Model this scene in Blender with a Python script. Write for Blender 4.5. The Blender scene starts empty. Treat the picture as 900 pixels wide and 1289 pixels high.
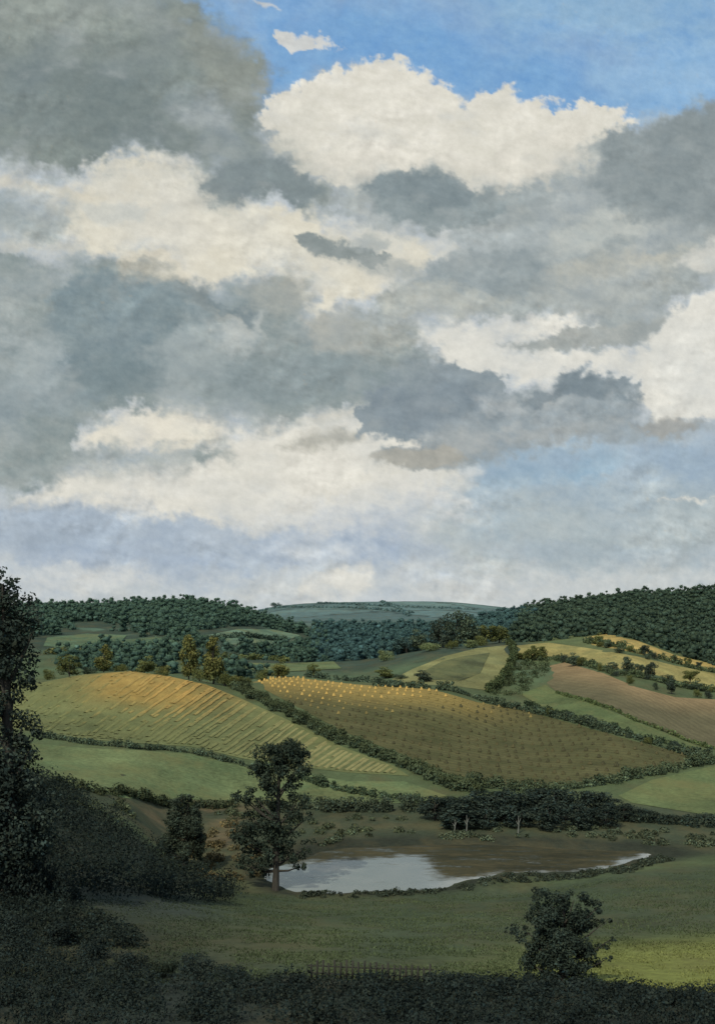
import bpy, math, random
import numpy as np
from mathutils import Vector
from mathutils.geometry import delaunay_2d_cdt

random.seed(5)
RS = np.random.RandomState(5)
C = bpy.context.scene.collection
F_PX, EYE, CX = 1500.0, 775.0, 450.0      # focal length (px of a 900 wide picture), eye level, centre

def srgb(*c):
    c=np.array(c,float)/255.0
    return np.where(c<=0.04045,c/12.92,((c+0.055)/1.055)**2.4)
_rs=np.random.RandomState(11)
_PERM=_rs.permutation(1024)
_GA=_rs.rand(1024)*2*np.pi
_GX,_GY=np.cos(_GA),np.sin(_GA)
def gnoise(x,y):
    xi=np.floor(x).astype(np.int64); yi=np.floor(y).astype(np.int64)
    xf=x-xi; yf=y-yi
    u=xf*xf*xf*(xf*(xf*6-15)+10); v=yf*yf*yf*(yf*(yf*6-15)+10)
    def g(i,j,dx,dy):
        h=_PERM[(_PERM[i&1023]+j)&1023]
        return _GX[h]*dx+_GY[h]*dy
    a=g(xi,yi,xf,yf); b=g(xi+1,yi,xf-1,yf); c=g(xi,yi+1,xf,yf-1); d=g(xi+1,yi+1,xf-1,yf-1)
    return (a+(b-a)*u)+((c+(d-c)*u)-(a+(b-a)*u))*v
def fbm(x,y,octv=4,gain=0.5):
    s=0;a=1.0;t=0
    for o in range(octv):
        s=s+a*gnoise(x+17.3*o,y-9.1*o); t+=a; a*=gain; x=x*2.03; y=y*2.03
    return s/t*1.5
def billow(x,y,octv=4):
    s=0;a=1.0;t=0
    for o in range(octv):
        s=s+a*(np.abs(gnoise(x+7.7*o,y+3.1*o))*2-0.45); t+=a; a*=0.5; x=x*2.1; y=y*2.1
    return s/t
def sstep(a,b,x):
    t=np.clip((x-a)/(b-a),0,1); return t*t*(3-2*t)
def poly_sd(px,py,pts):
    """signed distance, positive inside"""
    P=np.array(pts,float); n=len(P)
    d=np.full(px.shape,1e18); ins=np.zeros(px.shape,bool)
    for i in range(n):
        ax,ay=P[i]; bx,by=P[(i+1)%n]
        ex,ey=bx-ax,by-ay
        wx,wy=px-ax,py-ay
        t=np.clip((wx*ex+wy*ey)/(ex*ex+ey*ey+1e-12),0,1)
        d=np.minimum(d,(wx-ex*t)**2+(wy-ey*t)**2)
        c=((ay>py)!=(by>py))&(px<(bx-ax)*(py-ay)/((by-ay) if by!=ay else 1e-9)+ax)
        ins^=c
    d=np.sqrt(d)
    return np.where(ins,d,-d)

# (colour low, colour high, softness px, edge roughness px, opacity, outline)
STROKES=[
 # pale base of the lower sky
 ((176,186,194),(200,204,203),40,20,1.0,[(-2500,150),(3400,150),(3400,900),(-2500,900)]),
 # --- lower right blue haze
 ((140,161,177),(162,180,192),36,22,.95,[(560,600),(640,575),(760,545),(960,540),(2500,500),(2500,700),(960,728),(760,720),(640,690),(560,660)]),
 ((160,171,172),(182,188,184),40,16,.7,[(520,650),(640,620),(760,620),(960,600),(2400,600),(2400,730),(900,740),(640,735),(540,700)]),
 ((190,196,196),(205,207,203),24,12,.8,[(500,752),(600,728),(700,722),(820,712),(920,700),(2400,700),(2400,800),(500,790)]),
 ((132,170,196),(154,182,200),18,12,.6,[(560,582),(640,558),(720,552),(770,560),(790,580),(760,600),(700,606),(640,612),(570,602)]),
 ((139,160,180),(152,172,188),22,12,.8,[(800,562),(960,550),(1100,560),(1100,600),(900,606),(790,590)]),
 # --- lower left blue bands
 ((148,163,180),(170,183,195),22,14,.95,[(-2000,625),(0,640),(60,636),(110,640),(180,642),(260,660),(330,668),(420,660),(520,668),(560,690),(470,724),(380,726),(250,730),(140,706),(0,694),(-2000,700)]),
 ((143,157,172),(160,173,186),10,9,.8,[(-100,648),(20,646),(60,640),(100,635),(150,648),(130,680),(70,697),(0,690),(-100,690)]),
 ((162,175,188),(176,187,197),18,10,.7,[(230,672),(310,664),(380,674),(400,690),(340,700),(260,696)]),
 ((148,164,184),(166,180,195),14,10,.75,[(300,688),(380,672),(450,654),(520,672),(500,704),(430,716),(340,712)]),
 ((188,195,197),(204,207,203),24,12,.6,[(60,752),(130,730),(240,738),(330,716),(420,700),(490,712),(500,745),(420,765),(200,770),(40,770)]),
 ((205,208,206),(214,214,208),18,10,.8,[(60,712),(140,716),(200,728),(120,738),(30,740)]),
 ((218,217,208),(226,224,214),12,8,.9,[(385,730),(430,715),(465,715),(470,738),(440,752),(380,750)]),
 ((205,212,214),(216,220,220),16,8,.6,[(340,690),(400,680),(470,690),(440,700),(360,704)]),
 # --- bright lower white band
 ((216,214,203),(228,225,214),16,12,1,[(20,628),(80,600),(170,580),(260,566),(330,540),(380,526),(470,504),(560,470),(620,470),(620,540),(590,600),(560,625),(470,640),(420,655),(330,668),(240,650),(170,640),(100,632)]),
 ((196,202,206),(214,214,208),26,14,.75,[(320,650),(420,630),(560,612),(600,640),(520,664),(400,672)]),
 ((222,217,202),(233,228,212),12,10,1,[(95,556),(130,530),(170,512),(230,518),(300,545),(250,562),(160,566)]),
 # --- middle left grey mass
 ((116,130,131),(146,154,151),18,16,1,[(-2600,300),(-200,290),(20,312),(70,330),(120,322),(175,318),(230,335),(258,362),(300,352),(360,336),(386,352),(392,392),(440,400),(520,410),(530,440),(580,470),(560,500),(470,510),(400,527),(330,538),(240,526),(150,512),(120,530),(95,560),(180,566),(285,556),(285,578),(170,588),(80,600),(20,618),(-200,630),(-2600,640)]),
 ((100,119,128),(124,140,144),14,14,.9,[(60,360),(140,336),(215,350),(280,390),(325,400),(330,440),(260,430),(200,480),(120,500),(70,470)]),
 ((100,117,122),(119,133,136),16,14,.7,[(70,470),(130,450),(180,430),(230,400),(260,430),(180,500),(90,505)]),
 ((150,162,166),(172,180,180),18,14,.65,[(0,420),(60,410),(85,450),(60,500),(0,500)]),
 ((150,160,162),(166,174,172),26,16,.7,[(180,440),(260,400),(320,430),(300,470),(230,490)]),
 ((112,128,136),(128,144,150),18,12,.6,[(-60,480),(40,488),(140,494),(120,510),(0,528),(-80,530)]),
 ((168,164,150),(184,178,160),14,10,.75,[(150,330),(200,318),(240,340),(280,395),(320,410),(315,420),(260,385),(220,350),(150,345)]),
 ((152,155,150),(172,171,160),14,10,.75,[(300,372),(330,345),(380,345),(390,385),(350,400),(310,395)]),
 ((112,126,130),(128,142,146),18,12,.7,[(230,470),(330,440),(420,440),(500,450),(480,490),(380,510),(300,515)]),
 ((156,158,152),(174,173,163),18,12,.6,[(380,400),(440,392),(520,404),(530,440),(470,446),(400,440)]),
 ((170,166,152),(190,184,166),12,8,.4,[(388,396),(440,388),(452,404),(410,412)]),
 # --- small pale rags in lower band
 ((150,150,142),(172,170,158),8,7,.8,[(345,565),(380,548),(420,540),(455,540),(455,552),(420,560),(390,570)]),
 ((205,203,192),(222,218,204),8,6,.7,[(380,530),(430,516),(465,512),(450,522),(410,534)]),
 # --- upper left white band
 ((214,209,192),(226,222,206),18,14,1,[(70,290),(90,240),(130,200),(200,196),(250,205),(300,252),(380,262),(430,290),(520,300),(560,320),(520,352),(460,375),(400,392),(385,350),(350,335),(300,350),(262,362),(240,340),(180,316),(110,322)]),
 ((206,205,196),(220,217,205),26,14,.6,[(130,240),(210,225),(260,260),(300,300),(240,320),(160,300)]),
 # left edge pale rags
 ((205,198,178),(216,209,190),10,10,.8,[(-60,215),(20,220),(80,238),(130,245),(90,255),(30,240),(-60,235)]),
 ((130,143,146),(156,163,160),18,14,.9,[(-300,245),(30,242),(90,258),(90,290),(60,310),(0,300),(-300,320)]),
 ((186,186,176),(204,200,184),14,10,.55,[(-60,295),(30,298),(80,305),(110,320),(40,318),(-60,312)]),
 # --- top blue
 ((112,158,206),(138,176,212),14,8,1,[(180,-20),(1000,-20),(2400,-200),(2400,100),(980,125),(880,150),(780,150),(600,140),(520,110),(420,95),(340,125),(300,60),(240,20)]),
 ((104,152,202),(124,168,208),20,10,.85,[(330,30),(420,10),(520,20),(600,60),(680,70),(760,110),(840,120),(800,145),(600,125),(540,90),(430,80),(340,118)]),
 ((132,170,200),(150,182,206),34,14,.75,[(560,-30),(900,-40),(920,60),(760,40),(640,40)]),
 ((140,180,214),(156,190,218),24,12,.6,[(740,90),(900,50),(930,120),(860,150),(790,150)]),
 # --- big white cumulus
 ((214,211,198),(230,227,216),7,17,1,[(322,150),(345,122),(400,102),(440,80),(500,72),(540,84),(560,108),(585,130),(612,110),(640,112),(662,124),(700,130),(770,130),(786,150),(770,180),(720,225),(660,245),(590,262),(500,250),(440,240),(390,225),(350,190)]),
 ((205,203,192),(220,215,202),24,12,.55,[(380,200),(480,190),(580,205),(680,170),(740,150),(720,210),(600,245),(460,240)]),
 ((190,190,180),(206,203,190),16,10,.5,[(330,150),(365,170),(400,225),(360,215),(335,180)]),
 # --- upper left dark cloud and tail
 ((104,115,113),(126,136,131),20,16,1,[(-2600,-1500),(100,-1500),(215,-30),(250,10),(300,45),(330,85),(342,118),(322,150),(345,185),(380,215),(430,245),(432,268),(380,262),(345,232),(300,258),(265,240),(255,205),(200,196),(150,192),(100,222),(60,218),(0,200),(-300,220),(-2600,260)]),
 ((124,128,118),(138,142,132),22,14,.6,[(230,20),(310,60),(338,115),(310,150),(250,110)]),
 ((94,108,110),(112,123,122),32,20,.8,[(0,60),(90,60),(200,90),(220,190),(120,190),(0,150)]),
 ((140,148,142),(152,158,150),36,20,.5,[(0,-30),(200,-30),(200,30),(0,50)]),
 ((150,158,162),(172,178,178),10,9,.7,[(222,140),(262,122),(292,140),(290,162),(250,160)]),
 ((108,120,124),(122,134,136),8,10,.9,[(253,240),(280,205),(330,190),(380,215),(410,250),(380,262),(340,236),(300,260),(268,256)]),
 # --- rags between
 ((116,126,126),(138,146,145),4,10,1,[(364,297),(400,290),(425,300),(450,304),(495,326),(480,336),(450,330),(420,326),(385,318)]),
 ((150,157,155),(172,175,170),8,8,.7,[(430,330),(490,322),(530,335),(520,350),(470,345)]),
 ((206,206,196),(219,216,203),12,10,.7,[(430,286),(500,292),(570,300),(560,315),(480,312)]),
 # --- right grey mass
 ((136,146,148),(162,168,165),16,14,1,[(425,240),(470,215),(505,218),(545,212),(590,235),(640,240),(680,225),(730,195),(775,160),(830,150),(960,110),(2500,60),(2500,330),(960,320),(905,350),(850,380),(820,420),(760,440),(650,432),(740,414),(700,400),(600,402),(500,412),(430,402),(480,372),(520,340),(600,310),(560,290),(480,290),(430,268)]),
 ((112,124,128),(130,140,142),14,12,.9,[(770,165),(830,150),(960,110),(2400,50),(2400,280),(960,285),(880,290),(800,270),(740,230)]),
 ((114,128,132),(136,147,149),8,11,.85,[(455,235),(490,215),(520,222),(550,212),(580,235),(620,245),(640,265),(600,288),(540,285),(480,272)]),
 ((178,184,180),(196,198,190),14,12,.7,[(690,300),(760,262),(830,285),(780,305),(700,330)]),
 ((186,182,166),(204,198,178),12,10,.55,[(690,342),(780,320),(880,310),(870,330),(780,345),(700,355)]),
 ((206,208,202),(222,220,210),8,8,.7,[(850,330),(890,305),(960,300),(960,330),(880,345)]),
 ((120,133,138),(138,149,152),14,12,.7,[(560,320),(640,300),(690,330),(660,370),(580,380),(520,360)]),
 ((168,172,166),(188,188,176),14,10,.6,[(480,368),(560,352),(640,385),(560,398),(480,395)]),
 ((154,160,158),(172,176,170),14,10,.6,[(660,360),(760,350),(850,350),(800,390),(700,392)]),
 # --- right white band
 ((217,216,207),(229,227,217),10,12,1,[(528,425),(570,406),(640,404),(705,398),(745,412),(690,425),(632,434),(650,440),(740,440),(800,440),(830,412),(860,378),(960,340),(2300,330),(2300,520),(960,530),(880,524),(820,526),(800,500),(790,470),(750,462),(700,470),(680,485),(640,478),(600,468),(565,450)]),
 ((212,214,210),(222,222,214),22,12,.55,[(820,450),(900,420),(960,420),(960,520),(850,515)]),
 # streak
 ((142,149,148),(166,169,164),5,8,1,[(628,435),(690,424),(740,412),(800,405),(840,400),(820,425),(800,438),(740,436),(700,444),(660,440)]),
 # --- dark central cloud
 ((117,131,139),(142,152,156),9,14,1,[(440,545),(470,485),(520,452),(570,452),(600,466),(632,476),(640,490),(690,486),(700,470),(745,462),(790,470),(806,500),(800,525),(880,528),(900,540),(840,552),(780,556),(700,556),(640,575),(600,582),(570,590),(520,590),(470,584),(480,570),(520,556),(480,548)]),
 ((104,119,130),(123,136,145),14,12,.75,[(500,490),(560,470),(620,490),(640,520),(560,545),(500,540),(470,520)]),
 ((156,160,160),(174,174,168),12,12,.45,[(520,555),(600,545),(700,535),(790,530),(760,550),(660,562),(560,580)]),
 ((160,166,168),(178,182,180),14,10,.6,[(590,500),(660,498),(700,480),(740,500),(680,525),(610,520)]),
 ((142,142,138),(160,158,150),8,9,.75,[(800,535),(840,520),(885,530),(870,545),(820,552)]),
 ((152,150,140),(172,168,156),7,8,.85,[(462,578),(500,566),(560,560),(590,575),(540,590),(490,588)]),
 ((138,158,176),(150,170,186),14,10,.8,[(580,590),(640,575),(720,560),(760,570),(700,596),(620,606)]),
 ((112,126,136),(126,138,146),3,6,.7,[(468,494),(485,484),(496,492),(482,500),(478,512),(466,516)]),
 ((206,210,208),(218,220,216),6,6,.7,[(575,592),(600,584),(612,592),(585,600)]),
 ((148,158,160),(170,177,177),7,10,.8,[(560,300),(600,280),(640,292),(690,285),(700,310),(640,322),(580,318)]),
 ((104,118,124),(126,139,143),6,11,.75,[(455,240),(480,218),(520,216),(548,226),(570,216),(600,240),(590,262),(520,258)]),
 ((176,182,180),(194,196,190),9,10,.7,[(270,410),(300,392),(330,398),(338,424),(310,440),(280,434)]),
 ((92,110,118),(112,127,132),7,11,.8,[(215,352),(250,352),(285,388),(318,394),(326,420),(300,404),(262,390)]),
 ((92,108,118),(112,126,134),8,11,.75,[(640,485),(660,500),(690,492),(705,474),(745,468),(780,478),(796,508),(760,500),(720,500),(670,520)]),
 ((186,190,186),(204,205,196),7,9,.7,[(100,262),(150,250),(190,262),(180,280),(120,285)]),
 ((218,217,208),(226,224,214),5,9,.8,[(820,632),(860,624),(900,628),(870,630)]),
 ((140,150,152),(164,171,170),5,10,.75,[(545,330),(580,318),(612,330),(640,338),(600,350),(560,346)]),
 ((150,158,158),(172,177,172),5,9,.7,[(440,300),(462,292),(492,306),(480,320),(452,316)]),
 ((134,145,148),(158,166,166),5,10,.8,[(640,246),(668,236),(700,240),(688,262),(655,268)]),
 ((214,206,184),(226,219,200),6,9,.55,[(150,318),(205,312),(246,338),(236,346),(200,326),(150,330)]),
 ((146,162,182),(164,178,192),9,9,.75,[(30,690),(120,684),(220,698),(300,706),(220,716),(100,712),(20,706)]),
 ((140,156,168),(160,174,182),9,9,.6,[(600,690),(700,680),(820,690),(940,684),(940,704),(780,712),(640,708)]),
 # blue-sky rags
 ((206,206,200),(218,216,208),4,11,.9,[(342,45),(362,38),(380,42),(408,50),(436,60),(400,62),(370,66),(352,52)]),
 ((200,204,204),(214,214,208),3,4,.8,[(318,0),(340,4),(354,12),(330,10)]),
]
def paint_sky(x,y):
    """x,y: arrays of sky coordinates (tangent plane, photograph units). Returns linear rgb (N,3)."""
    w1x=fbm(x/70,y/55,4); w1y=fbm(x/70+40,y/55+13,4)
    w2x=fbm(x/19+5,y/16,4,.6); w2y=fbm(x/19+31,y/16+8,4,.6)
    bl=billow(x/48+3,y/40+9,5)
    brush=fbm(x/30+.4*y/30,y/16-.3*x/16,5,.62)
    brush2=fbm(x/110+9,y/70,4)
    fine=fbm(x/7,y/5.5,3,.7)
    col=np.zeros(x.shape+(3,))+srgb(150,166,182)
    # beyond the frame: broad cloud so the sky goes on
    m=sstep(-.25,.35,fbm(x/420+2,y/260+5,5))[...,None]
    col=col*(1-m)+m*srgb(178,180,174)
    for i,(lo,hi,soft,rough,op,pts) in enumerate(STROKES):
        k=rough*1.0
        ph=i*0.37
        xx=x+k*(1.25*w1x+1.45*w2x); yy=y+k*(1.1*w1y+1.3*w2y); 
        xs=[p[0] for p in pts]; ys=[p[1] for p in pts]; mrg=soft+rough*3+10
        sel=(xx>min(xs)-mrg)&(xx<max(xs)+mrg)&(yy>min(ys)-mrg)&(yy<max(ys)+mrg)
        if not sel.any(): continue
        sd=poly_sd(xx[sel],yy[sel],pts)
        lost=sstep(-.35,.5,fbm(x[sel]/85+i*3.1,y[sel]/70-i*1.7,3)); s_=soft*(.45+1.5*lost) if soft>8 else soft*(.55+.6*lost)
        sd=sd+rough*.55*bl[sel]*(1.2-.7*lost)+s_*.5*brush[sel]
        a=sstep(-s_,s_,sd)*op*np.clip(1.0-.22*lost*(soft>8)+.12*brush2[sel],.5,1)
        t=np.clip(.5+.75*brush[sel]+.55*brush2[sel]+.25*bl[sel]+.2*fine[sel],0,1)[...,None]
        c=srgb(*lo)*(1-t)+srgb(*hi)*t
        col[sel]=col[sel]*(1-a[...,None])+c*a[...,None]
    # thick and thin places, lit from above left
    h1=fbm((x-5)/38,(y-6)/30,5,.6)-fbm((x+5)/38,(y+6)/30,5,.6)
    h2=fbm((x-2)/13,(y-2.5)/11,4,.65)-fbm((x+2)/13,(y+2.5)/11,4,.65)
    lum=(col*np.array([.3,.6,.1])).sum(-1)
    sat=np.clip((col[...,2]-col[...,0])/(lum+1e-6),0,1)
    wgt=(1-.75*sstep(.25,.9,sat))*(1-.35*sstep(.5,.75,lum))
    col=col*(1+wgt*(.2*h1+.10*h2)*(.45+1.3*sstep(-.2,.5,brush2))+.035*brush+.025*fine)[...,None]
    gl=sstep(.75,.3,lum)[...,None]*.055*(1-.7*sstep(.3,.9,sat))[...,None]
    col=col+gl*np.array([.85,.95,.95])
    # grey bodies inside the bright cloud
    gm=sstep(.05,.6,fbm(x/75+21,y/46+4,5,.58)+.25*brush)*sstep(.5,.68,lum)*(1-sstep(.2,.5,sat))*.3
    col=col*(1-gm[...,None])+gm[...,None]*srgb(178,184,184)
    wm=sstep(.1,.6,fbm(x/60+71,y/34+14,5,.58)-.2*brush)*sstep(.5,.2,lum)*(1-sstep(.3,.7,sat))*.34
    col=col*(1-wm[...,None])+wm[...,None]*srgb(176,182,180)
    # faint ochre ground of the cloud edges
    och=sstep(.30,.75,fbm(x/9+50,y/8,3,.6))*sstep(-.1,.5,brush2)*.16
    col=col*(1-och[...,None])+och[...,None]*srgb(205,175,120)
    return np.clip(col,0,1)

# ------------------------------------------------------------------ helpers
def tag(o, label=None, cat=None, group=None, kind=None):
    if label: o['label'] = label
    if cat: o['category'] = cat
    if group: o['group'] = group
    if kind: o['kind'] = kind
    return o

def empty(name, loc, rz=0.0):
    o = bpy.data.objects.new(name, None); C.objects.link(o)
    o.location = loc; o.rotation_euler = (0, 0, rz); o.empty_display_size = .5
    return o

def make_mesh(name, V, quads=None, tris=None, cols=None, smooth=False):
    V = np.asarray(V, np.float32); me = bpy.data.meshes.new(name)
    nq = 0 if quads is None else len(quads); nt = 0 if tris is None else len(tris)
    me.vertices.add(len(V)); me.vertices.foreach_set('co', V.ravel())
    loops = []; starts = []
    if nq: loops.append(np.asarray(quads, np.int32).ravel()); starts.append(np.arange(nq, dtype=np.int32) * 4)
    if nt: loops.append(np.asarray(tris, np.int32).ravel()); starts.append(nq * 4 + np.arange(nt, dtype=np.int32) * 3)
    loops = np.concatenate(loops); starts = np.concatenate(starts)
    me.loops.add(len(loops)); me.loops.foreach_set('vertex_index', loops)
    me.polygons.add(nq + nt); me.polygons.foreach_set('loop_start', starts)
    if smooth: me.polygons.foreach_set('use_smooth', np.ones(nq + nt, bool))
    me.update(calc_edges=True)
    if cols is not None:
        a = me.color_attributes.new('tint', 'FLOAT_COLOR', 'POINT')
        c = np.ones((len(V), 4), np.float32); c[:, :3] = cols
        a.data.foreach_set('color', c.ravel())
    return me

def link(name, me, m, parent=None):
    o = bpy.data.objects.new(name, me); C.objects.link(o)
    if m is not None and not me.materials: me.materials.append(m)
    if parent is not None: o.parent = parent
    return o

def copy_tree(o, parent=None):
    c = o.copy(); C.objects.link(c); c.parent = parent
    for ch in list(o.children):
        d = copy_tree(ch, c); d.matrix_parent_inverse = ch.matrix_parent_inverse.copy()
    return c

class MB:
    """collects tubes, boxes and lathes into one mesh"""
    def __init__(s): s.V = []; s.Q = []; s.n = 0
    def add(s, v, q):
        s.V.append(np.asarray(v, float)); s.Q.append(np.asarray(q, int) + s.n); s.n += len(v)
    def tube(s, pts, rad, k=8, jag=0.0):
        pts = [np.array(p, float) for p in pts]; v = []; q = []
        for i, p in enumerate(pts):
            d = pts[min(i + 1, len(pts) - 1)] - pts[max(i - 1, 0)]; d /= np.linalg.norm(d) + 1e-9
            a = np.cross(d, (0.31, .95, .05)); a /= np.linalg.norm(a) + 1e-9; b = np.cross(d, a)
            for j in range(k):
                t = 2 * math.pi * j / k; r = rad[i] * (1 + jag * random.uniform(-1, 1))
                v.append(p + r * (a * math.cos(t) + b * math.sin(t)))
        for i in range(len(pts) - 1):
            for j in range(k):
                q.append((i * k + j, i * k + (j + 1) % k, (i + 1) * k + (j + 1) % k, (i + 1) * k + j))
        s.add(v, q)
    def box(s, c, sz, rz=0, lean=0):
        cx, cy, cz = c; x, y, z = [h / 2 for h in sz]; v = []
        for dz in (-z, z):
            for dx, dy in ((-x, -y), (x, -y), (x, y), (-x, y)):
                X = dx * math.cos(rz) - dy * math.sin(rz) + (lean * dz); Y = dx * math.sin(rz) + dy * math.cos(rz)
                v.append((cx + X, cy + Y, cz + dz))
        s.add(v, [(0, 3, 2, 1), (4, 5, 6, 7), (0, 1, 5, 4), (1, 2, 6, 5), (2, 3, 7, 6), (3, 0, 4, 7)])
    def mesh(s, name, smooth=False): return make_mesh(name, np.concatenate(s.V), quads=np.concatenate(s.Q), smooth=smooth)

# ------------------------------------------------------------------ materials
def mat(name):
    m = bpy.data.materials.new(name); m.use_nodes = True
    nt = m.node_tree; nt.nodes.clear(); return m, nt
def nd(nt, t, **kw):
    n = nt.nodes.new(t)
    for k, v in kw.items():
        if k.startswith('i_'): n.inputs[k[2:].replace('_', ' ')].default_value = v
        else: setattr(n, k, v)
    return n
def math_(nt, op, a, b=None, clamp=False):
    n = nt.nodes.new('ShaderNodeMath'); n.operation = op; n.use_clamp = clamp
    for i, v in enumerate((a, b)):
        if v is None: continue
        if isinstance(v, (int, float)): n.inputs[i].default_value = v
        else: nt.links.new(v, n.inputs[i])
    return n.outputs[0]
def maprange(nt, v, a, b, c, d):
    n = nt.nodes.new('ShaderNodeMapRange'); n.clamp = True
    nt.links.new(v, n.inputs[0])
    for i, x in enumerate((a, b, c, d)): n.inputs[i + 1].default_value = x
    return n.outputs[0]
def noise(nt, vec, scale, detail=4, rough=.6, stretch=None):
    if stretch:
        mp = nd(nt, 'ShaderNodeMapping'); mp.inputs['Scale'].default_value = stretch
        nt.links.new(vec, mp.inputs['Vector']); vec = mp.outputs[0]
    n = nd(nt, 'ShaderNodeTexNoise'); n.inputs['Scale'].default_value = scale
    n.inputs['Detail'].default_value = detail; n.inputs['Roughness'].default_value = rough
    nt.links.new(vec, n.inputs['Vector']); return n.outputs['Fac']
def scale_col(nt, col, fac):
    n = nd(nt, 'ShaderNodeVectorMath', operation='SCALE')
    nt.links.new(col, n.inputs[0]); nt.links.new(fac, n.inputs['Scale']); return n.outputs[0]
def mixc(nt, fac, a, b):
    n = nd(nt, 'ShaderNodeMix', data_type='RGBA'); 
    if isinstance(fac, float): n.inputs[0].default_value = fac
    else: nt.links.new(fac, n.inputs[0])
    for i, v in ((6, a), (7, b)):
        if isinstance(v, (tuple, np.ndarray, list)): n.inputs[i].default_value = (*[float(q) for q in v[:3]], 1)
        else: nt.links.new(v, n.inputs[i])
    return n.outputs[2]
def finish(nt, col, rough=.85, bump=None, bstr=.4, bdist=.2, spec=.15):
    p = nd(nt, 'ShaderNodeBsdfPrincipled'); p.inputs['Roughness'].default_value = rough
    p.inputs['Specular IOR Level'].default_value = spec
    nt.links.new(col, p.inputs['Base Color'])
    if bump is not None:
        b = nd(nt, 'ShaderNodeBump'); b.inputs['Strength'].default_value = bstr; b.inputs['Distance'].default_value = bdist
        nt.links.new(bump, b.inputs['Height']); nt.links.new(b.outputs[0], p.inputs['Normal'])
    o = nd(nt, 'ShaderNodeOutputMaterial'); nt.links.new(p.outputs[0], o.inputs[0])

def ground_mat(name, amt=.5, mid=.12, fine=1.1, dry=None, dry_amt=.5):
    """vertex tint broken up by three sizes of noise"""
    m, nt = mat(name)
    at_ = nd(nt, 'ShaderNodeAttribute', attribute_name='tint'); g = nd(nt, 'ShaderNodeNewGeometry')
    P = g.outputs['Position']
    n1 = noise(nt, P, .035, 5, .6); n2 = noise(nt, P, mid, 6, .65, (1, .55, 1)); n3 = noise(nt, P, fine, 5, .7)
    s = math_(nt, 'ADD', math_(nt, 'ADD', math_(nt, 'MULTIPLY', n1, .35), math_(nt, 'MULTIPLY', n2, .4)), math_(nt, 'MULTIPLY', n3, .5))
    f = maprange(nt, s, .46, .8, 1 - amt, 1 + amt)
    col = scale_col(nt, at_.outputs['Color'], f)
    if dry is not None:
        d = maprange(nt, noise(nt, P, .09, 6, .7, (1, .5, 1)), .47, .68, 0, dry_amt)
        col = mixc(nt, d, col, dry)
    finish(nt, col, .9, math_(nt, 'ADD', math_(nt, 'MULTIPLY', n3, .5), n2), .6, .35, .08)
    return m

M_GROUND = ground_mat('grass_and_earth', .45, .12, 1.3, srgb(92, 84, 56), .45)
M_FIELD = ground_mat('field_grass', .6, .1, 1.2, srgb(108, 108, 68), .75)
M_PLOUGH = None

def row_mat(name, dirv, period, amt, warp=1.2):
    m, nt = mat(name)
    at_ = nd(nt, 'ShaderNodeAttribute', attribute_name='tint'); g = nd(nt, 'ShaderNodeNewGeometry'); P = g.outputs['Position']
    dot = nd(nt, 'ShaderNodeVectorMath', operation='DOT_PRODUCT'); nt.links.new(P, dot.inputs[0])
    dot.inputs[1].default_value = (-dirv[1] / period * 2 * math.pi, dirv[0] / period * 2 * math.pi, 0)
    w = math_(nt, 'ADD', dot.outputs['Value'], math_(nt, 'MULTIPLY', noise(nt, P, .35, 4, .6), warp * 6))
    sn = math_(nt, 'ADD', math_(nt, 'MULTIPLY', math_(nt, 'SINE', w), .5), .5)
    n2 = noise(nt, P, .12, 6, .65); n3 = noise(nt, P, 1.8, 5, .7)
    brk = maprange(nt, noise(nt, P, .22, 5, .65), .38, .6, .25, 1)
    f = math_(nt, 'ADD', math_(nt, 'MULTIPLY', math_(nt, 'MULTIPLY', math_(nt, 'SUBTRACT', sn, .5), amt), brk),
              math_(nt, 'ADD', math_(nt, 'MULTIPLY', n2, .9), math_(nt, 'MULTIPLY', n3, .7)))
    col = scale_col(nt, at_.outputs['Color'], math_(nt, 'ADD', f, .2))
    finish(nt, col, .9, math_(nt, 'ADD', sn, n3), .5, .25, .08)
    return m

m, nt = mat('leaves')
a_ = nd(nt, 'ShaderNodeAttribute', attribute_name='tint'); oi = nd(nt, 'ShaderNodeObjectInfo')
g = nd(nt, 'ShaderNodeNewGeometry')
f_ = math_(nt, 'MULTIPLY', maprange(nt, oi.outputs['Random'], 0, 1, .88, 1.12), maprange(nt, noise(nt, g.outputs['Position'], .6, 4), .3, .7, .75, 1.25))
col_ = scale_col(nt, a_.outputs['Color'], f_)
d_ = nd(nt, 'ShaderNodeBsdfDiffuse'); t_ = nd(nt, 'ShaderNodeBsdfTranslucent'); mx = nd(nt, 'ShaderNodeMixShader'); mx.inputs[0].default_value = .18
nt.links.new(col_, d_.inputs[0]); nt.links.new(col_, t_.inputs[0]); nt.links.new(d_.outputs[0], mx.inputs[1]); nt.links.new(t_.outputs[0], mx.inputs[2])
o_ = nd(nt, 'ShaderNodeOutputMaterial'); nt.links.new(mx.outputs[0], o_.inputs[0])
M_LEAF = m

def bark_mat(name, a, b):
    m, nt = mat(name); g = nd(nt, 'ShaderNodeTexCoord')
    n = noise(nt, g.outputs['Object'], 2.2, 6, .7, (1, 1, .25)); n2 = noise(nt, g.outputs['Object'], 9, 4, .7)
    col = mixc(nt, maprange(nt, math_(nt, 'ADD', n, math_(nt, 'MULTIPLY', n2, .4)), .45, .9, 0, 1), a, b)
    finish(nt, col, .9, n2, .6, .05); return m
M_BARK = bark_mat('bark', srgb(38, 37, 32), srgb(68, 66, 58))
M_PALE = bark_mat('pale_bark', srgb(74, 78, 70), srgb(112, 114, 104))
M_WOOD = bark_mat('weathered_wood', srgb(36, 38, 34), srgb(58, 58, 50))

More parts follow.
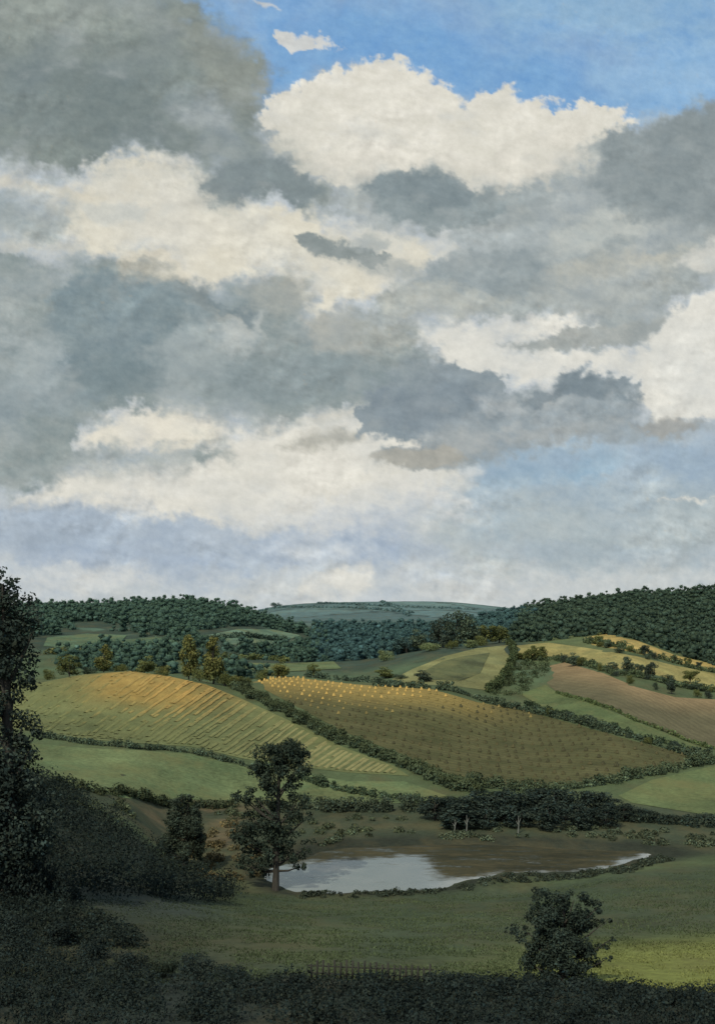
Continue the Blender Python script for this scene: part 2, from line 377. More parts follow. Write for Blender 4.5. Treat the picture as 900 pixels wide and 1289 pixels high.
def straw_mat(name, a, b):
    m, nt = mat(name); g = nd(nt, 'ShaderNodeNewGeometry'); oi = nd(nt, 'ShaderNodeObjectInfo')
    n = noise(nt, g.outputs['Position'], 3.5, 5, .7, (1, 1, .3))
    k = math_(nt, 'ADD', math_(nt, 'MULTIPLY', n, .7), math_(nt, 'MULTIPLY', oi.outputs['Random'], .45))
    finish(nt, mixc(nt, maprange(nt, k, .3, .85, 0, 1), a, b), .8, n, .7, .1); return m

# ------------------------------------------------------------------ terrain heights
# every column: ground profile along one line of sight, as (distance, where it is seen)
NEAR = [(2, -1.9), (12, -5.2), (30, -11.3)]
COLS = {
 -500: [(50,1300),(62,1235),(80,1150),(95,1092),(110,1040),(130,950),(150,915),(190,905),(240,890),(300,870),(350,850),(420,840),(500,815),(600,795),(750,776),(880,771),(1100,790),(2500,785)],
 0: [(50,1300),(62,1240),(80,1165),(95,1120),(110,1085),(130,1015),(150,975),(180,970),(215,948),(240,928),(290,895),(335,862),(370,862),(420,850),(500,815),(600,795),(750,776),(880,771),(1100,790),(2500,785)],
 150: [(50,1297),(62,1240),(80,1178),(100,1140),(115,1112),(130,1085),(150,1050),(180,1010),(215,970),(240,938),(260,928),(340,846),(400,852),(480,831),(600,800),(750,778),(870,768),(1100,785),(2500,785)],
 225: [(50,1294),(62,1237),(80,1188),(100,1152),(125,1124),(150,1100),(175,1065),(200,1025),(222,985),(250,944),(290,902),(335,854),(400,858),(480,832),(600,800),(750,775),(860,764),(1100,785),(2500,785)],
 300: [(50,1292),(62,1236),(100,1162),(125,1138),(148,1119),(165,1095),(185,1060),(205,1030),(225,1003),(252,957),(290,915),(330,880),(360,862),(420,860),(500,838),(600,805),(750,782),(880,772),(1100,790),(2500,775)],
 370: [(50,1292),(62,1235),(100,1168),(130,1141),(149,1123),(181,1061),(200,1032),(222,1005),(250,970),(280,940),(320,890),(385,853),(450,850),(520,838),(650,815),(800,795),(950,790),(1200,790),(2600,761),(4000,775)],
 450: [(50,1292),(62,1235),(100,1170),(130,1141),(150,1120),(181,1060),(200,1030),(222,1005),(245,974),(270,945),(300,915),(370,860),(430,858),(500,842),(650,818),(800,800),(1000,790),(1300,785),(2600,758),(4000,775)],
 560: [(50,1292),(62,1238),(100,1170),(130,1139),(152,1115),(179,1062),(200,1030),(225,1000),(250,975),(290,935),(350,870),(385,866),(430,850),(480,828),(530,816),(650,815),(800,800),(1000,790),(1300,785),(2600,758),(4000,775)],
 675: [(50,1294),(62,1243),(100,1170),(130,1132),(155,1108),(177,1067),(195,1040),(215,1012),(238,990),(290,940),(340,900),(380,882),(430,853),(480,835),(540,812),(650,795),(800,778),(950,770),(1200,780),(2600,768),(4000,775)],
 780: [(50,1294),(62,1248),(100,1166),(130,1122),(155,1095),(171,1078),(180,1065),(197,1040),(215,1012),(245,980),(285,932),(320,905),(380,862),(430,838),(490,814),(560,800),(700,775),(850,758),(1100,775),(2600,770)],
 900: [(50,1292),(58,1265),(100,1157),(130,1117),(150,1092),(175,1066),(192,1042),(208,1024),(235,990),(262,962),(310,936),(370,883),(430,862),(490,838),(550,825),(700,778),(860,752),(1100,775),(2600,770)],
 1400: [(50,1280),(58,1240),(100,1140),(130,1100),(150,1080),(175,1055),(208,1014),(262,955),(310,925),(370,873),(430,852),(490,828),(550,815),(700,765),(860,735),(1100,765),(2600,770)],
}
WATER = -34.5
def pchip(x, y):
    x = np.array(x, float); y = np.array(y, float); h = np.diff(x); d = np.diff(y) / h
    s = np.zeros(len(x)); s[0] = d[0]; s[-1] = d[-1]
    for i in range(1, len(x) - 1):
        if d[i-1] * d[i] > 0:
            w1 = 2 * h[i] + h[i-1]; w2 = h[i] + 2 * h[i-1]
            s[i] = (w1 + w2) / (w1 / d[i-1] + w2 / d[i])
    return x, y, s
def hermite(x, y, s, q):
    i = np.clip(np.searchsorted(x, q) - 1, 0, len(x) - 2); h = x[i+1] - x[i]; t = np.clip((q - x[i]) / h, 0, 1)
    t2 = t * t; t3 = t2 * t
    return (2*t3-3*t2+1)*y[i] + (t3-2*t2+t)*h*s[i] + (-2*t3+3*t2)*y[i+1] + (t3-t2)*h*s[i+1]
CPX = np.array(sorted(COLS), float)
_cp = []
for c in sorted(COLS):
    pts = NEAR + [(D, (EYE - py) / F_PX * D) for D, py in COLS[c]]
    last = pts[-1][1]
    pts += [(8000, min(last, 0) - 25), (12000, -60)]
    _cp.append(pchip([p[0] for p in pts], [p[1] for p in pts]))

def pond_xy(p):
    D = -WATER * F_PX / (p[1] - EYE); return ((p[0] - CX) / F_PX * D, D)
POND_PX = [(330,1106),(352,1116),(372,1123),(410,1124),(460,1123),(520,1121),(562,1117),(585,1109),(612,1104),(632,1098),(655,1099),(690,1099),(730,1097),(765,1092),(800,1083),(824,1076),
           (800,1071),(760,1071),(720,1068),(680,1066),(640,1064),(600,1063),(560,1064),(510,1064),(470,1067),(430,1068),(405,1073),(385,1080),(360,1088),(335,1096)]
POND = [pond_xy(p) for p in POND_PX]

def base_z(px, D):
    px = np.asarray(px, float); D = np.asarray(D, float)
    Z = np.stack([hermite(*c, D) for c in _cp])                 # columns x points
    q = np.clip(px, CPX[0], CPX[-1]); i = np.clip(np.searchsorted(CPX, q) - 1, 0, len(CPX) - 2)
    n = np.arange(len(q)); h = CPX[i+1] - CPX[i]; t = (q - CPX[i]) / h
    y0, y1 = Z[i, n], Z[i+1, n]; im, ip = np.maximum(i - 1, 0), np.minimum(i + 2, len(CPX) - 1)
    s0 = (y1 - Z[im, n]) / np.maximum(CPX[i+1] - CPX[im], 1); s1 = (Z[ip, n] - y0) / np.maximum(CPX[ip] - CPX[i], 1)
    t2 = t*t; t3 = t2*t
    return (2*t3-3*t2+1)*y0 + (t3-2*t2+t)*h*s0*.8 + (-2*t3+3*t2)*y1 + (t3-t2)*h*s1*.8

def height(X, Y, want_sd=False):
    X = np.atleast_1d(np.asarray(X, float)); Y = np.atleast_1d(np.asarray(Y, float))
    px = CX + X / np.maximum(Y, 1) * F_PX
    z = base_z(px, Y)
    amp = np.clip((Y - 30) / 60, 0, 1)
    z = z + amp * (.22 * fbm(X / 13, Y / 17, 4) + .5 * np.clip((Y - 420) / 200, 0, 1) * fbm(X / 40 + 4, Y / 55, 3))
    sd = np.full(X.shape, -99.0)
    near = (Y > 110) & (Y < 260) & (np.abs(X) < 140)
    if near.any():
        s = poly_sd(X[near] + 1.1 * fbm(X[near] / 4, Y[near] / 5, 3), Y[near] + 1.6 * fbm(X[near] / 5 + 9, Y[near] / 6, 3), POND)
        sd[near] = s
        zz = z[near]; out = np.maximum(-s, 0)
        zz = np.where(s > 0, WATER - np.minimum(.9, .25 * s), np.maximum(zz, WATER + np.minimum(.12 * out, .35)))
        k = np.clip(out / 7, 0, 1); zz = np.where(s > 0, zz, zz * k + (1 - k) * np.minimum(zz, WATER + .12 * out + .02))
        z[near] = zz
    return (z, sd) if want_sd else z

def at(px, py, Dmin=45.0, Dmax=1300.0):
    D = np.geomspace(Dmin, Dmax, 1400); X = (px - CX) / F_PX * D
    g = height(X, D) - (EYE - py) / F_PX * D
    w = np.where(g >= 0)[0]
    i = w[0] if len(w) else int(np.argmax(g))
    return np.array([X[i], D[i], height(X[i], D[i])[0]])
def on(px, D):
    X = (px - CX) / F_PX * D; return np.array([X, D, height(X, D)[0]])

# ------------------------------------------------------------------ ground sheet
def axis(a, b, step, far, grow):
    v = list(np.arange(a, b, step)); s = step
    x = a; left = []
    while x > -far: s *= grow; x -= s; left.append(x)
    x = v[-1]; s = step; right = []
    while x < far + 900: s *= grow; x += s; right.append(x)
    return np.array(left[::-1] + v + right)
ax = axis(-70, 970, 2.6, 5200, 1.16)
ad = np.concatenate([np.geomspace(2, 48, 60)[:-1], np.geomspace(48, 130, 210)[:-1], np.geomspace(130, 480, 520)[:-1], np.geomspace(480, 1200, 240)[:-1], np.geomspace(1200, 7500, 110)])
PXg, Dg = np.meshgrid(ax, ad); Xg = (PXg - CX) / F_PX * Dg
zg, sdg = height(Xg.ravel(), Dg.ravel(), True)
nx, ny = len(ax), len(ad)
idx = np.arange(nx * ny).reshape(ny, nx)
quads = np.stack([idx[:-1, :-1], idx[:-1, 1:], idx[1:, 1:], idx[1:, :-1]], -1).reshape(-1, 4)
pxf, Df, Xf = PXg.ravel(), Dg.ravel(), Xg.ravel()
pyf = EYE - zg / Df * F_PX
tone = np.zeros((len(pxf), 3)) + srgb(78, 90, 60)
def blend(mask, c): 
    global tone
    tone = tone * (1 - mask[:, None]) + mask[:, None] * srgb(*c)
nA = fbm(Xf / 22, Df / 30, 4); nB = fbm(Xf / 6 + 3, Df / 9, 4)
blend(1 - sstep(146, 156, Df), (66, 77, 55))
blend((1 - sstep(150, 160, Df)) * sstep(-.1, .45, nA) * .7, (70, 79, 58))
blend(sstep(560, 800, pxf + 120 * nA) * (1 - sstep(76, 100, Df + 8 * nA)) * .95, (120, 126, 66))
blend(sstep(480, 560, pxf + 60 * nA) * (1 - sstep(640, 700, pxf)) * (1 - sstep(74, 92, Df)) * .4, (88, 98, 64))
blend((1 - sstep(340, 520, pxf + 90 * nA)) * sstep(66, 74, Df) * (1 - sstep(92, 112, Df + 10 * nB)) * .6, (92, 94, 64))
blend((1 - sstep(160, 420, pxf + 60 * nA)) * (1 - sstep(104, 125, Df)) * .9, (50, 58, 46))  # left foreground darkened in colour, standing in for shadow on the ground
blend((1 - sstep(60, 230, pxf + 50 * nA)) * (1 - sstep(104, 125, Df)) * .8, (42, 50, 42))
blend(1 - sstep(61, 67, Df + 2.5 * nB), (46, 53, 46))  # front ground colour darkened to stand for cloud shadow
bank = sstep(92, 104, Df + 7 * nB) * (1 - sstep(150, 165, Df)) * (1 - sstep(215, 300, pxf + 25 * nA))
blend(bank * .9, (56, 64, 56))
back = sstep(160, 175, Df) * (1 - sstep(208, 222, Df + 6 * nA))
blend(back, (62, 70, 52))
blend(back * sstep(-.05, .4, nB) * .8, (76, 76, 54))
blend(back * (1 - sstep(285, 330, pxf)) * sstep(165, 200, pxf) * sstep(-.25, .35, nB) * .6, (112, 98, 72))
blend(sstep(395, 440, Df), (76, 92, 66))
blend(sstep(450, 520, Df) * (1 - sstep(1200, 1500, Df)), (56, 70, 58))
blend(sstep(455, 480, Df) * (1 - sstep(620, 650, Df)) * sstep(640, 690, pxf), (86, 98, 64))
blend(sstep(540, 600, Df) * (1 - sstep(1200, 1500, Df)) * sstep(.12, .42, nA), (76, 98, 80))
blend(sstep(1100, 1600, Df), (82, 106, 106))  # distance haze put into the colour of the far ground
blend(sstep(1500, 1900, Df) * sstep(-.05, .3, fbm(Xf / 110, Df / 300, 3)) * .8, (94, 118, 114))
_fs = np.random.RandomState(9); fpt = np.stack([_fs.uniform(-900, 900, 60), _fs.uniform(1100, 3200, 60)], 1); ftn = _fs.uniform(-1, 1, 60)
fk = np.where((Df > 1000) & (Df < 3300) & (np.abs(Xf) < 1000))[0]
fd = np.sqrt((Xf[fk, None] + 25 * nA[fk, None] - fpt[:, 0]) ** 2 + ((Df[fk, None] - fpt[:, 1]) * .55) ** 2); fo_ = np.argsort(fd, 1)[:, :2]
d1 = np.take_along_axis(fd, fo_[:, :1], 1)[:, 0]; d2 = np.take_along_axis(fd, fo_[:, 1:2], 1)[:, 0]
tone[fk] *= (1 + .16 * ftn[fo_[:, 0]])[:, None] * np.array((1.0, 1.0, .96)); tone[fk] *= (1 - .5 * sstep(16, 4, d2 - d1))[:, None]
shore = np.exp(-((sdg + 1.6) / np.where(Df > 160, 5.5, 2.4)) ** 2)
blend(np.clip(shore * 1.1, 0, 1) * .9, (44, 48, 38))
blend(sstep(-.3, .4, sdg), (62, 58, 44))
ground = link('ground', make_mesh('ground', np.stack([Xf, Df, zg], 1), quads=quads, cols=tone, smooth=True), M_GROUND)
tag(ground, 'rolling grassy valley floor and hillsides', kind='structure')

# ------------------------------------------------------------------ pond water
m, nt = mat('pond_water'); tc = nd(nt, 'ShaderNodeNewGeometry'); wa = nd(nt, 'ShaderNodeAttribute', attribute_name='tint')
sepc = nd(nt, 'ShaderNodeSeparateColor'); nt.links.new(wa.outputs['Color'], sepc.inputs[0])
wn = math_(nt, 'ADD', noise(nt, tc.outputs['Position'], .5, 6, .75, (.35, 1, 1)), math_(nt, 'MULTIPLY', noise(nt, tc.outputs['Position'], 1.6, 4, .7, (.5, 1, 1)), .4))
painted_reflection = maprange(nt, math_(nt, 'ADD', math_(nt, 'MULTIPLY', sepc.outputs[0], 1.1), math_(nt, 'MULTIPLY', math_(nt, 'SUBTRACT', wn, .72), 2.4)),   .22, .9, 0, 1)  # mask for the matte brown that stands in for the reflected bank
p = nd(nt, 'ShaderNodeBsdfPrincipled'); p.inputs['Base Color'].default_value = (*srgb(112, 121, 116), 1)
p.inputs['IOR'].default_value = 1.6; p.inputs['Specular IOR Level'].default_value = .8
nt.links.new(maprange(nt, noise(nt, tc.outputs['Position'], .25, 4, .6), .35, .7, .05, .16), p.inputs['Roughness'])
b = nd(nt, 'ShaderNodeBump'); b.inputs['Strength'].default_value = .10; b.inputs['Distance'].default_value = .05
nt.links.new(noise(nt, tc.outputs['Position'], 1.4, 4, .6, (1, .45, 1)), b.inputs['Height']); nt.links.new(b.outputs[0], p.inputs['Normal'])
q = nd(nt, 'ShaderNodeBsdfPrincipled'); q.inputs['Roughness'].default_value = .7; q.inputs['Specular IOR Level'].default_value = .04; q.inputs['IOR'].default_value = 1.2
wn2 = noise(nt, tc.outputs['Position'], .13, 5, .65, (.5, 1, 1))
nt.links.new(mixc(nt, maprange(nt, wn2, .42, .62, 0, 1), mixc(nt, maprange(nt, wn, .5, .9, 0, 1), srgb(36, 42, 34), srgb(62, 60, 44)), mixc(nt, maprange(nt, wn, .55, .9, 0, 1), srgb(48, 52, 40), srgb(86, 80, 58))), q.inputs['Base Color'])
mx = nd(nt, 'ShaderNodeMixShader'); nt.links.new(painted_reflection, mx.inputs[0]); nt.links.new(p.outputs[0], mx.inputs[1]); nt.links.new(q.outputs[0], mx.inputs[2])
o_ = nd(nt, 'ShaderNodeOutputMaterial'); nt.links.new(mx.outputs[0], o_.inputs[0])
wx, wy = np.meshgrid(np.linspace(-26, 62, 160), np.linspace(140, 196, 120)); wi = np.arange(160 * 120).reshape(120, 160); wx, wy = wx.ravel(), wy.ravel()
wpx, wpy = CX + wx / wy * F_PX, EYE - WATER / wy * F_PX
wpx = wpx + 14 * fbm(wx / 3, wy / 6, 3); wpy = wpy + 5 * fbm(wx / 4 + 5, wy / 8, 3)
wd_ = sstep(520, 570, wpx + (1100 - wpy) * .45) * sstep(6, -7, wpy - np.interp(wpx, [545, 575, 620, 660, 700, 740, 780, 830], [1112, 1108, 1101, 1099, 1099, 1097, 1084, 1071]))  # brown reflection of grove and bank painted into the water tint
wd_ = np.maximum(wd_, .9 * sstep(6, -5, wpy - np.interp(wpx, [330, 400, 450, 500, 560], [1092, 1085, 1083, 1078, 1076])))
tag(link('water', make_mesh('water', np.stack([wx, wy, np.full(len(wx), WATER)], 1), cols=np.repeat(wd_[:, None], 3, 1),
    quads=np.stack([wi[:-1, :-1], wi[:-1, 1:], wi[1:, 1:], wi[1:, :-1]], -1).reshape(-1, 4)), m), 'still pond with pale cloud reflections and brown painted reflection at its right end', kind='structure')

# ------------------------------------------------------------------ fields
def densify(pts, step):
    out = []
    for i, p in enumerate(pts):
        q = pts[(i + 1) % len(pts)]; n = max(1, int(math.hypot(q[0]-p[0], q[1]-p[1]) / step))
        out += [(p[0] + (q[0]-p[0]) * k / n, p[1] + (q[1]-p[1]) * k / n) for k in range(n)]
    return out
def to_ground(pts, Dmin, Dmax): return [at(x, y, Dmin, Dmax) for x, y in pts]
def field(name, label, px_pts, Dmin, Dmax, material, tint_fn, step=2.2, lift=.06):
    W = to_ground(densify(px_pts, 14), Dmin, Dmax); P = [(w[0], w[1]) for w in W]
    A = np.array(P); gx, gy = np.meshgrid(np.arange(A[:,0].min(), A[:,0].max(), step), np.arange(A[:,1].min(), A[:,1].max(), step))
    gx = gx.ravel() + RS.uniform(-.2, .2, gx.size) * step; gy = gy.ravel() + RS.uniform(-.2, .2, gy.size) * step
    ins = poly_sd(gx, gy, P) > step * .4
    vs = [Vector(p) for p in P] + [Vector(p) for p in zip(gx[ins], gy[ins])]
    n = len(P)
    r = delaunay_2d_cdt(vs, [(i, (i + 1) % n) for i in range(n)], [list(range(n))], 1, 1e-4)
    V = np.array([(v[0], v[1]) for v in r[0]]); z = height(V[:,0], V[:,1]) + lift
    T = np.array([f for f in r[2] if len(f) == 3])
    px = CX + V[:,0] / V[:,1] * F_PX; py = EYE - z / V[:,1] * F_PX
    # face up
    a, b_, c = V[T[:,0]], V[T[:,1]], V[T[:,2]]
    flip = ((b_-a)[:,0] * (c-a)[:,1] - (b_-a)[:,1] * (c-a)[:,0]) < 0
    T[flip] = T[flip][:, ::-1]
    o = link(name, make_mesh(name, np.column_stack([V, z]), tris=T, cols=tint_fn(px, py, V), smooth=True), material)
    tag(o, label, kind='structure'); return o, P
def const(c, c2=None, s=18):
    def f(px, py, V):
        t = np.clip(.5 + fbm(V[:,0] / s, V[:,1] / s, 3), 0, 1)[:, None]
        return srgb(*c) * (1 - t) + srgb(*(c2 or c)) * t
    return f

HAY = [(-70,868),(40,862),(100,850),(165,845),(215,852),(260,862),(305,880),(370,910),(430,940),(495,964),(515,977),(440,973),(390,967),(310,956),(240,940),(180,936),(110,931),(50,921),(-70,912)]
STOOKS = [(318,849),(370,853),(450,862),(545,868),(600,884),(660,895),(720,911),(790,931),(850,946),(893,960),(830,968),(760,985),(690,993),(620,986),(560,973),(500,948),(430,920),(370,888),(333,868)]
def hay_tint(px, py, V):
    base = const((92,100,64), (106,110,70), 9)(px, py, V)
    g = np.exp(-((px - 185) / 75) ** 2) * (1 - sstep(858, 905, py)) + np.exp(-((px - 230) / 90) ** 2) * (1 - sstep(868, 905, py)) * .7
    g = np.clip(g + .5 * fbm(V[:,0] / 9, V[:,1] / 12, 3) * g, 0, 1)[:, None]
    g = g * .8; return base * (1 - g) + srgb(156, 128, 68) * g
ra, rb = at(392, 966, 215, 360), at(424, 941, 215, 360)
HDIR = (rb - ra)[:2] / np.linalg.norm((rb - ra)[:2])
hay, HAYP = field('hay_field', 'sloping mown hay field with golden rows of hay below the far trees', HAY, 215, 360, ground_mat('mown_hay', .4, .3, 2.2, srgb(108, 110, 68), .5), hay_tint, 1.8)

def stook_tint(px, py, V):
    base = const((72,74,46), (86,84,54), 8)(px, py, V)
    g = sstep(0, 1, np.clip((STOP(px) + 34 - py) / 34, 0, 1)) * (1 - sstep(520, 700, px)) * .85
    return base * (1 - g[:, None]) + srgb(146, 126, 70) * g[:, None]
STOP = lambda px: np.interp(px, [315, 370, 450, 545, 600, 660, 720, 790, 850, 893], [848, 853, 862, 868, 884, 895, 911, 931, 946, 960])
ra, rb = at(600, 884, 230, 420), at(720, 911, 230, 420)
SDIR = (rb - ra)[:2] / np.linalg.norm((rb - ra)[:2])
stub, STUBP = field('corn_field', 'brown stubble field dotted with rows of corn stooks', STOOKS, 225, 420, row_mat('stubble', SDIR, 2.4, .22, 1.6), stook_tint, 2.0)
field('pasture', 'pale grassy field on the middle knoll', [(492,856),(520,842),(560,826),(600,816),(640,812),(645,830),(632,858),(612,879),(560,868),(520,863)], 395, 600, M_FIELD, const((108,112,74), (124,122,78)), 3)
field('pasture', 'darker tilled patch on the middle knoll', [(532,846),(556,833),(585,826),(616,822),(604,848),(580,857),(545,856)], 395, 600, M_FIELD, const((78,84,58), (86,92,60)), 3, .14)
pa, pb = at(720, 846, 330, 600), at(860, 890, 330, 600)
PDIR = (pb - pa)[:2] / np.linalg.norm((pb - pa)[:2])
def plough_tint(px, py, V):
    t = sstep(-6, 26, py - np.interp(px, [690, 760, 800, 850, 905, 980], [838, 850, 866, 879, 884, 884]))[:, None]
    return (srgb(130, 112, 80) * (1 - t) + srgb(92, 88, 64) * t) * (1 + .12 * fbm(V[:,0] / 10, V[:,1] / 14, 3))[:, None]
field('ploughed_field', 'pinkish brown ploughed field on the right', [(692,838),(710,834),(760,848),(800,865),(850,878),(905,881),(1000,881),(1000,950),(905,942),(850,926),(800,907),(750,886),(700,871),(688,860)], 290, 520, row_mat('ploughed_earth', PDIR, 2.6, .2, 1.8), plough_tint, 2.4)
field('pasture', 'narrow green field below the ploughed slope', [(655,874),(686,862),(700,872),(750,888),(800,909),(850,928),(890,945),(830,938),(760,920),(700,902)], 290, 520, M_FIELD, const((78,92,58), (90,100,62)), 2.4)
field('wheat_field', 'pale yellow field dotted with trees', [(648,813),(690,809),(740,816),(800,826),(850,838),(905,849),(1000,852),(1000,878),(905,876),(850,870),(800,856),(760,842),(700,827),(648,825)], 420, 660, M_FIELD, const((150,138,84), (128,124,76), 14), 3)
field('wheat_field', 'golden strip of field below the right hand wood', [(735,803),(760,797),(800,806),(850,825),(905,838),(1000,842),(1000,848),(905,845),(850,834),(790,820),(745,812)], 450, 700, M_FIELD, const((178,152,88), (150,136,80), 12), 3)
field('pasture', 'green field at the right beyond the pond', [(778,1002),(820,982),(900,964),(1000,958),(1000,1032),(900,1028),(850,1020),(795,1011)], 200, 300, M_FIELD, const((80,94,60), (94,102,64)), 1.8)
field('pasture', 'broad green meadow below the hay field', [(-70,930),(50,937),(110,942),(180,945),(240,950),(310,966),(340,984),(380,974),(440,984),(510,984),(562,1002),(520,1012),(440,1010),(390,1010),(300,1008),(200,1006),(100,1004),(-70,985)], 185, 300, M_FIELD, const((84,100,66), (100,110,72)), 1.8)

# rows of raked hay, part of the hay field
def hay_rows():
    V = []; Q = []; cols = []; n = 0; rs = np.random.RandomState(6)
    seeds = [(x + rs.uniform(-1.5, 1.5), float(np.interp(x, [-70, 50, 110, 180, 240, 310, 390, 440, 515], [912, 920, 930, 935, 939, 955, 966, 972, 976])) - 1) for x in np.arange(-60, 512, 8.5)]
    G = {}
    def gd(x, y):                                                   # ground point, looked up on a coarse lattice
        x0, y0 = math.floor(x / 20) * 20, math.floor(y / 10) * 10
        def g1(i, j):
            if (i, j) not in G: G[(i, j)] = at(i, j, 225, 345)
            return G[(i, j)]
        u, v = (x - x0) / 20, (y - y0) / 10
        p = (g1(x0, y0) * (1-u) + g1(x0 + 20, y0) * u) * (1-v) + (g1(x0, y0 + 10) * (1-u) + g1(x0 + 20, y0 + 10) * u) * v
        return p[:2]
    for k, (x0, y0) in enumerate(seeds):
        slope = .62 + .16 * rs.rand(); P = [gd(x0 + t * 2.0, y0 - t * 2.0 * slope) for t in range(90)]
        P = np.array(P); dl = np.linalg.norm(np.diff(P, axis=0), axis=1); bad = np.where(dl > 12)[0]; P = P[:bad[0] + 1] if len(bad) else P
        sl = np.r_[0, np.cumsum(np.linalg.norm(np.diff(P, axis=0), axis=1))]
        if sl[-1] < 4: continue
        us = np.arange(0, sl[-1], 1.2); P = np.stack([np.interp(us, sl, P[:,0]), np.interp(us, sl, P[:,1])], 1); P += .25 * np.stack([fbm(us / 5 + k * 3, us * 0 + k, 3)] * 2, 1)
        d = np.gradient(P, axis=0); d /= np.linalg.norm(d, axis=1)[:, None] + 1e-9; perp = np.stack([-d[:,1], d[:,0]], 1)
        px = CX + P[:,0] / P[:,1] * F_PX
        ok = (poly_sd(P[:,0], P[:,1], HAYP) > 1.2) & (fbm(us / 8 + k * 5.3, us * 0 + 3.7 * k, 4) > -.3 + .25 * sstep(300, 100, px))
        z = height(P[:,0], P[:,1]); py = EYE - z / P[:,1] * F_PX
        g = np.exp(-((px - 225) / 100) ** 2) * (1 - sstep(865, 930, py)); g = np.clip(g * .95 - .08 + .35 * fbm(us / 5 + k, us * 0 + k, 3), 0, 1)[:, None]
        edge = np.exp(-((px - 430) / 120) ** 2)[:, None] * .6
        c = srgb(108, 112, 70) * (1 - g) + srgb(172, 138, 74) * g; c = c * (1 - edge) + srgb(146, 138, 92) * edge
        wv = 1 + .45 * fbm(us / 3 + k * 2.2, us * 0 + 4 * k, 3); hgt = .2 * (1 + .6 * fbm(us / 2.2 + k, us * 0 + 9.9 * k, 3)); start = True
        for i in range(len(us)):
            if not ok[i]: start = True; continue
            for w, hh in ((-.48, .02), (-.2, .8), (.2, .8), (.48, .02)):
                V.append((*(P[i] + perp[i] * w * wv[i]), z[i] + .07 + hgt[i] * hh)); cols.append(c[i])
            if not start:
                for j in range(3): Q.append((n - 4 + j, n - 3 + j, n + 1 + j, n + j))
            n += 4; start = False
    Q = np.array(Q)[:, ::-1]
    o = link('hay_rows', make_mesh('hay_rows', V, quads=Q, cols=np.array(cols), smooth=True), M_HAYROW, hay)
M_HAYROW = ground_mat('raked_hay', .4, .4, 3.0)
hay_rows()

# ------------------------------------------------------------------ foliage
def leaf_cloud(cen, rad, n, size, tint, rs, squash=(1, 1, .85), shell=.5, var=.22, light=None, rough=.55):
    """leaf quads through a set of clumps: returns verts, quads, colours"""
    cen = np.asarray(cen, float).reshape(-1, 3); rad = np.asarray(rad, float).ravel()
    w = rad ** 2; k = rs.choice(len(cen), n, p=w / w.sum())
    d = rs.normal(size=(n, 3)); d /= np.linalg.norm(d, axis=1)[:, None]
    r = rad[k] * (shell + (1.08 - shell) * rs.rand(n) ** .6)
    lump = 1 + .22 * gnoise(d[:,0] * 2.1 + k * 3.7, d[:,1] * 2.1 + d[:,2] * 1.7 + k * 1.3)
    P = cen[k] + d * (r * lump)[:, None] * np.array(squash)
    N = d * .8 + rs.normal(size=(n, 3)) * rough + np.array((0, 0, .35)); N /= np.linalg.norm(N, axis=1)[:, None]
    T = np.cross(N, rs.normal(size=(n, 3))); T /= np.linalg.norm(T, axis=1)[:, None] + 1e-9; B = np.cross(N, T)
    s = size * rs.uniform(.55, 1.35, n)[:, None]
    V = np.stack([P + T * s * .62, P + B * s * .38 + N * s * .06, P - T * s * .62, P - B * s * .38 + N * s * .06], 1).reshape(-1, 3)
    ct = np.exp(rs.normal(0, var, len(cen)))[k] * np.exp(rs.normal(0, var * .8, n))
    tint = np.asarray(tint, float)
    if tint.ndim == 1: col = tint[None] * ct[:, None]
    else: col = tint[k] * ct[:, None]
    hue = rs.normal(0, .08, n)[:, None] * np.array((1.2, .3, -.6)); col = col * (1 + hue)
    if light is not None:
        q = np.clip((d[:,2] + .1), 0, 1)[:, None] * light[1]; col = col * (1 - q) + np.asarray(light[0]) * q  # clump tops tinted lighter: light from above put into leaf colour
    return V, np.arange(4 * n).reshape(-1, 4), np.repeat(np.clip(col, .004, 1), 4, 0)

def merge(parts):
    V = []; Q = []; Cc = []; n = 0
    for v, q, c in parts: V.append(v); Q.append(q + n); Cc.append(c); n += len(v)
    return np.concatenate(V), np.concatenate(Q), np.concatenate(Cc)
def leaf_obj(name, data, parent=None): return link(name, make_mesh(name, data[0], quads=data[1], cols=data[2]), M_LEAF, parent)

DARK = srgb(58, 68, 57); DARK2 = srgb(74, 86, 68); MIDG = srgb(80, 95, 68); OLIVE = srgb(104, 108, 62); GOLDG = srgb(138, 130, 72); WOODG = srgb(50, 64, 54)

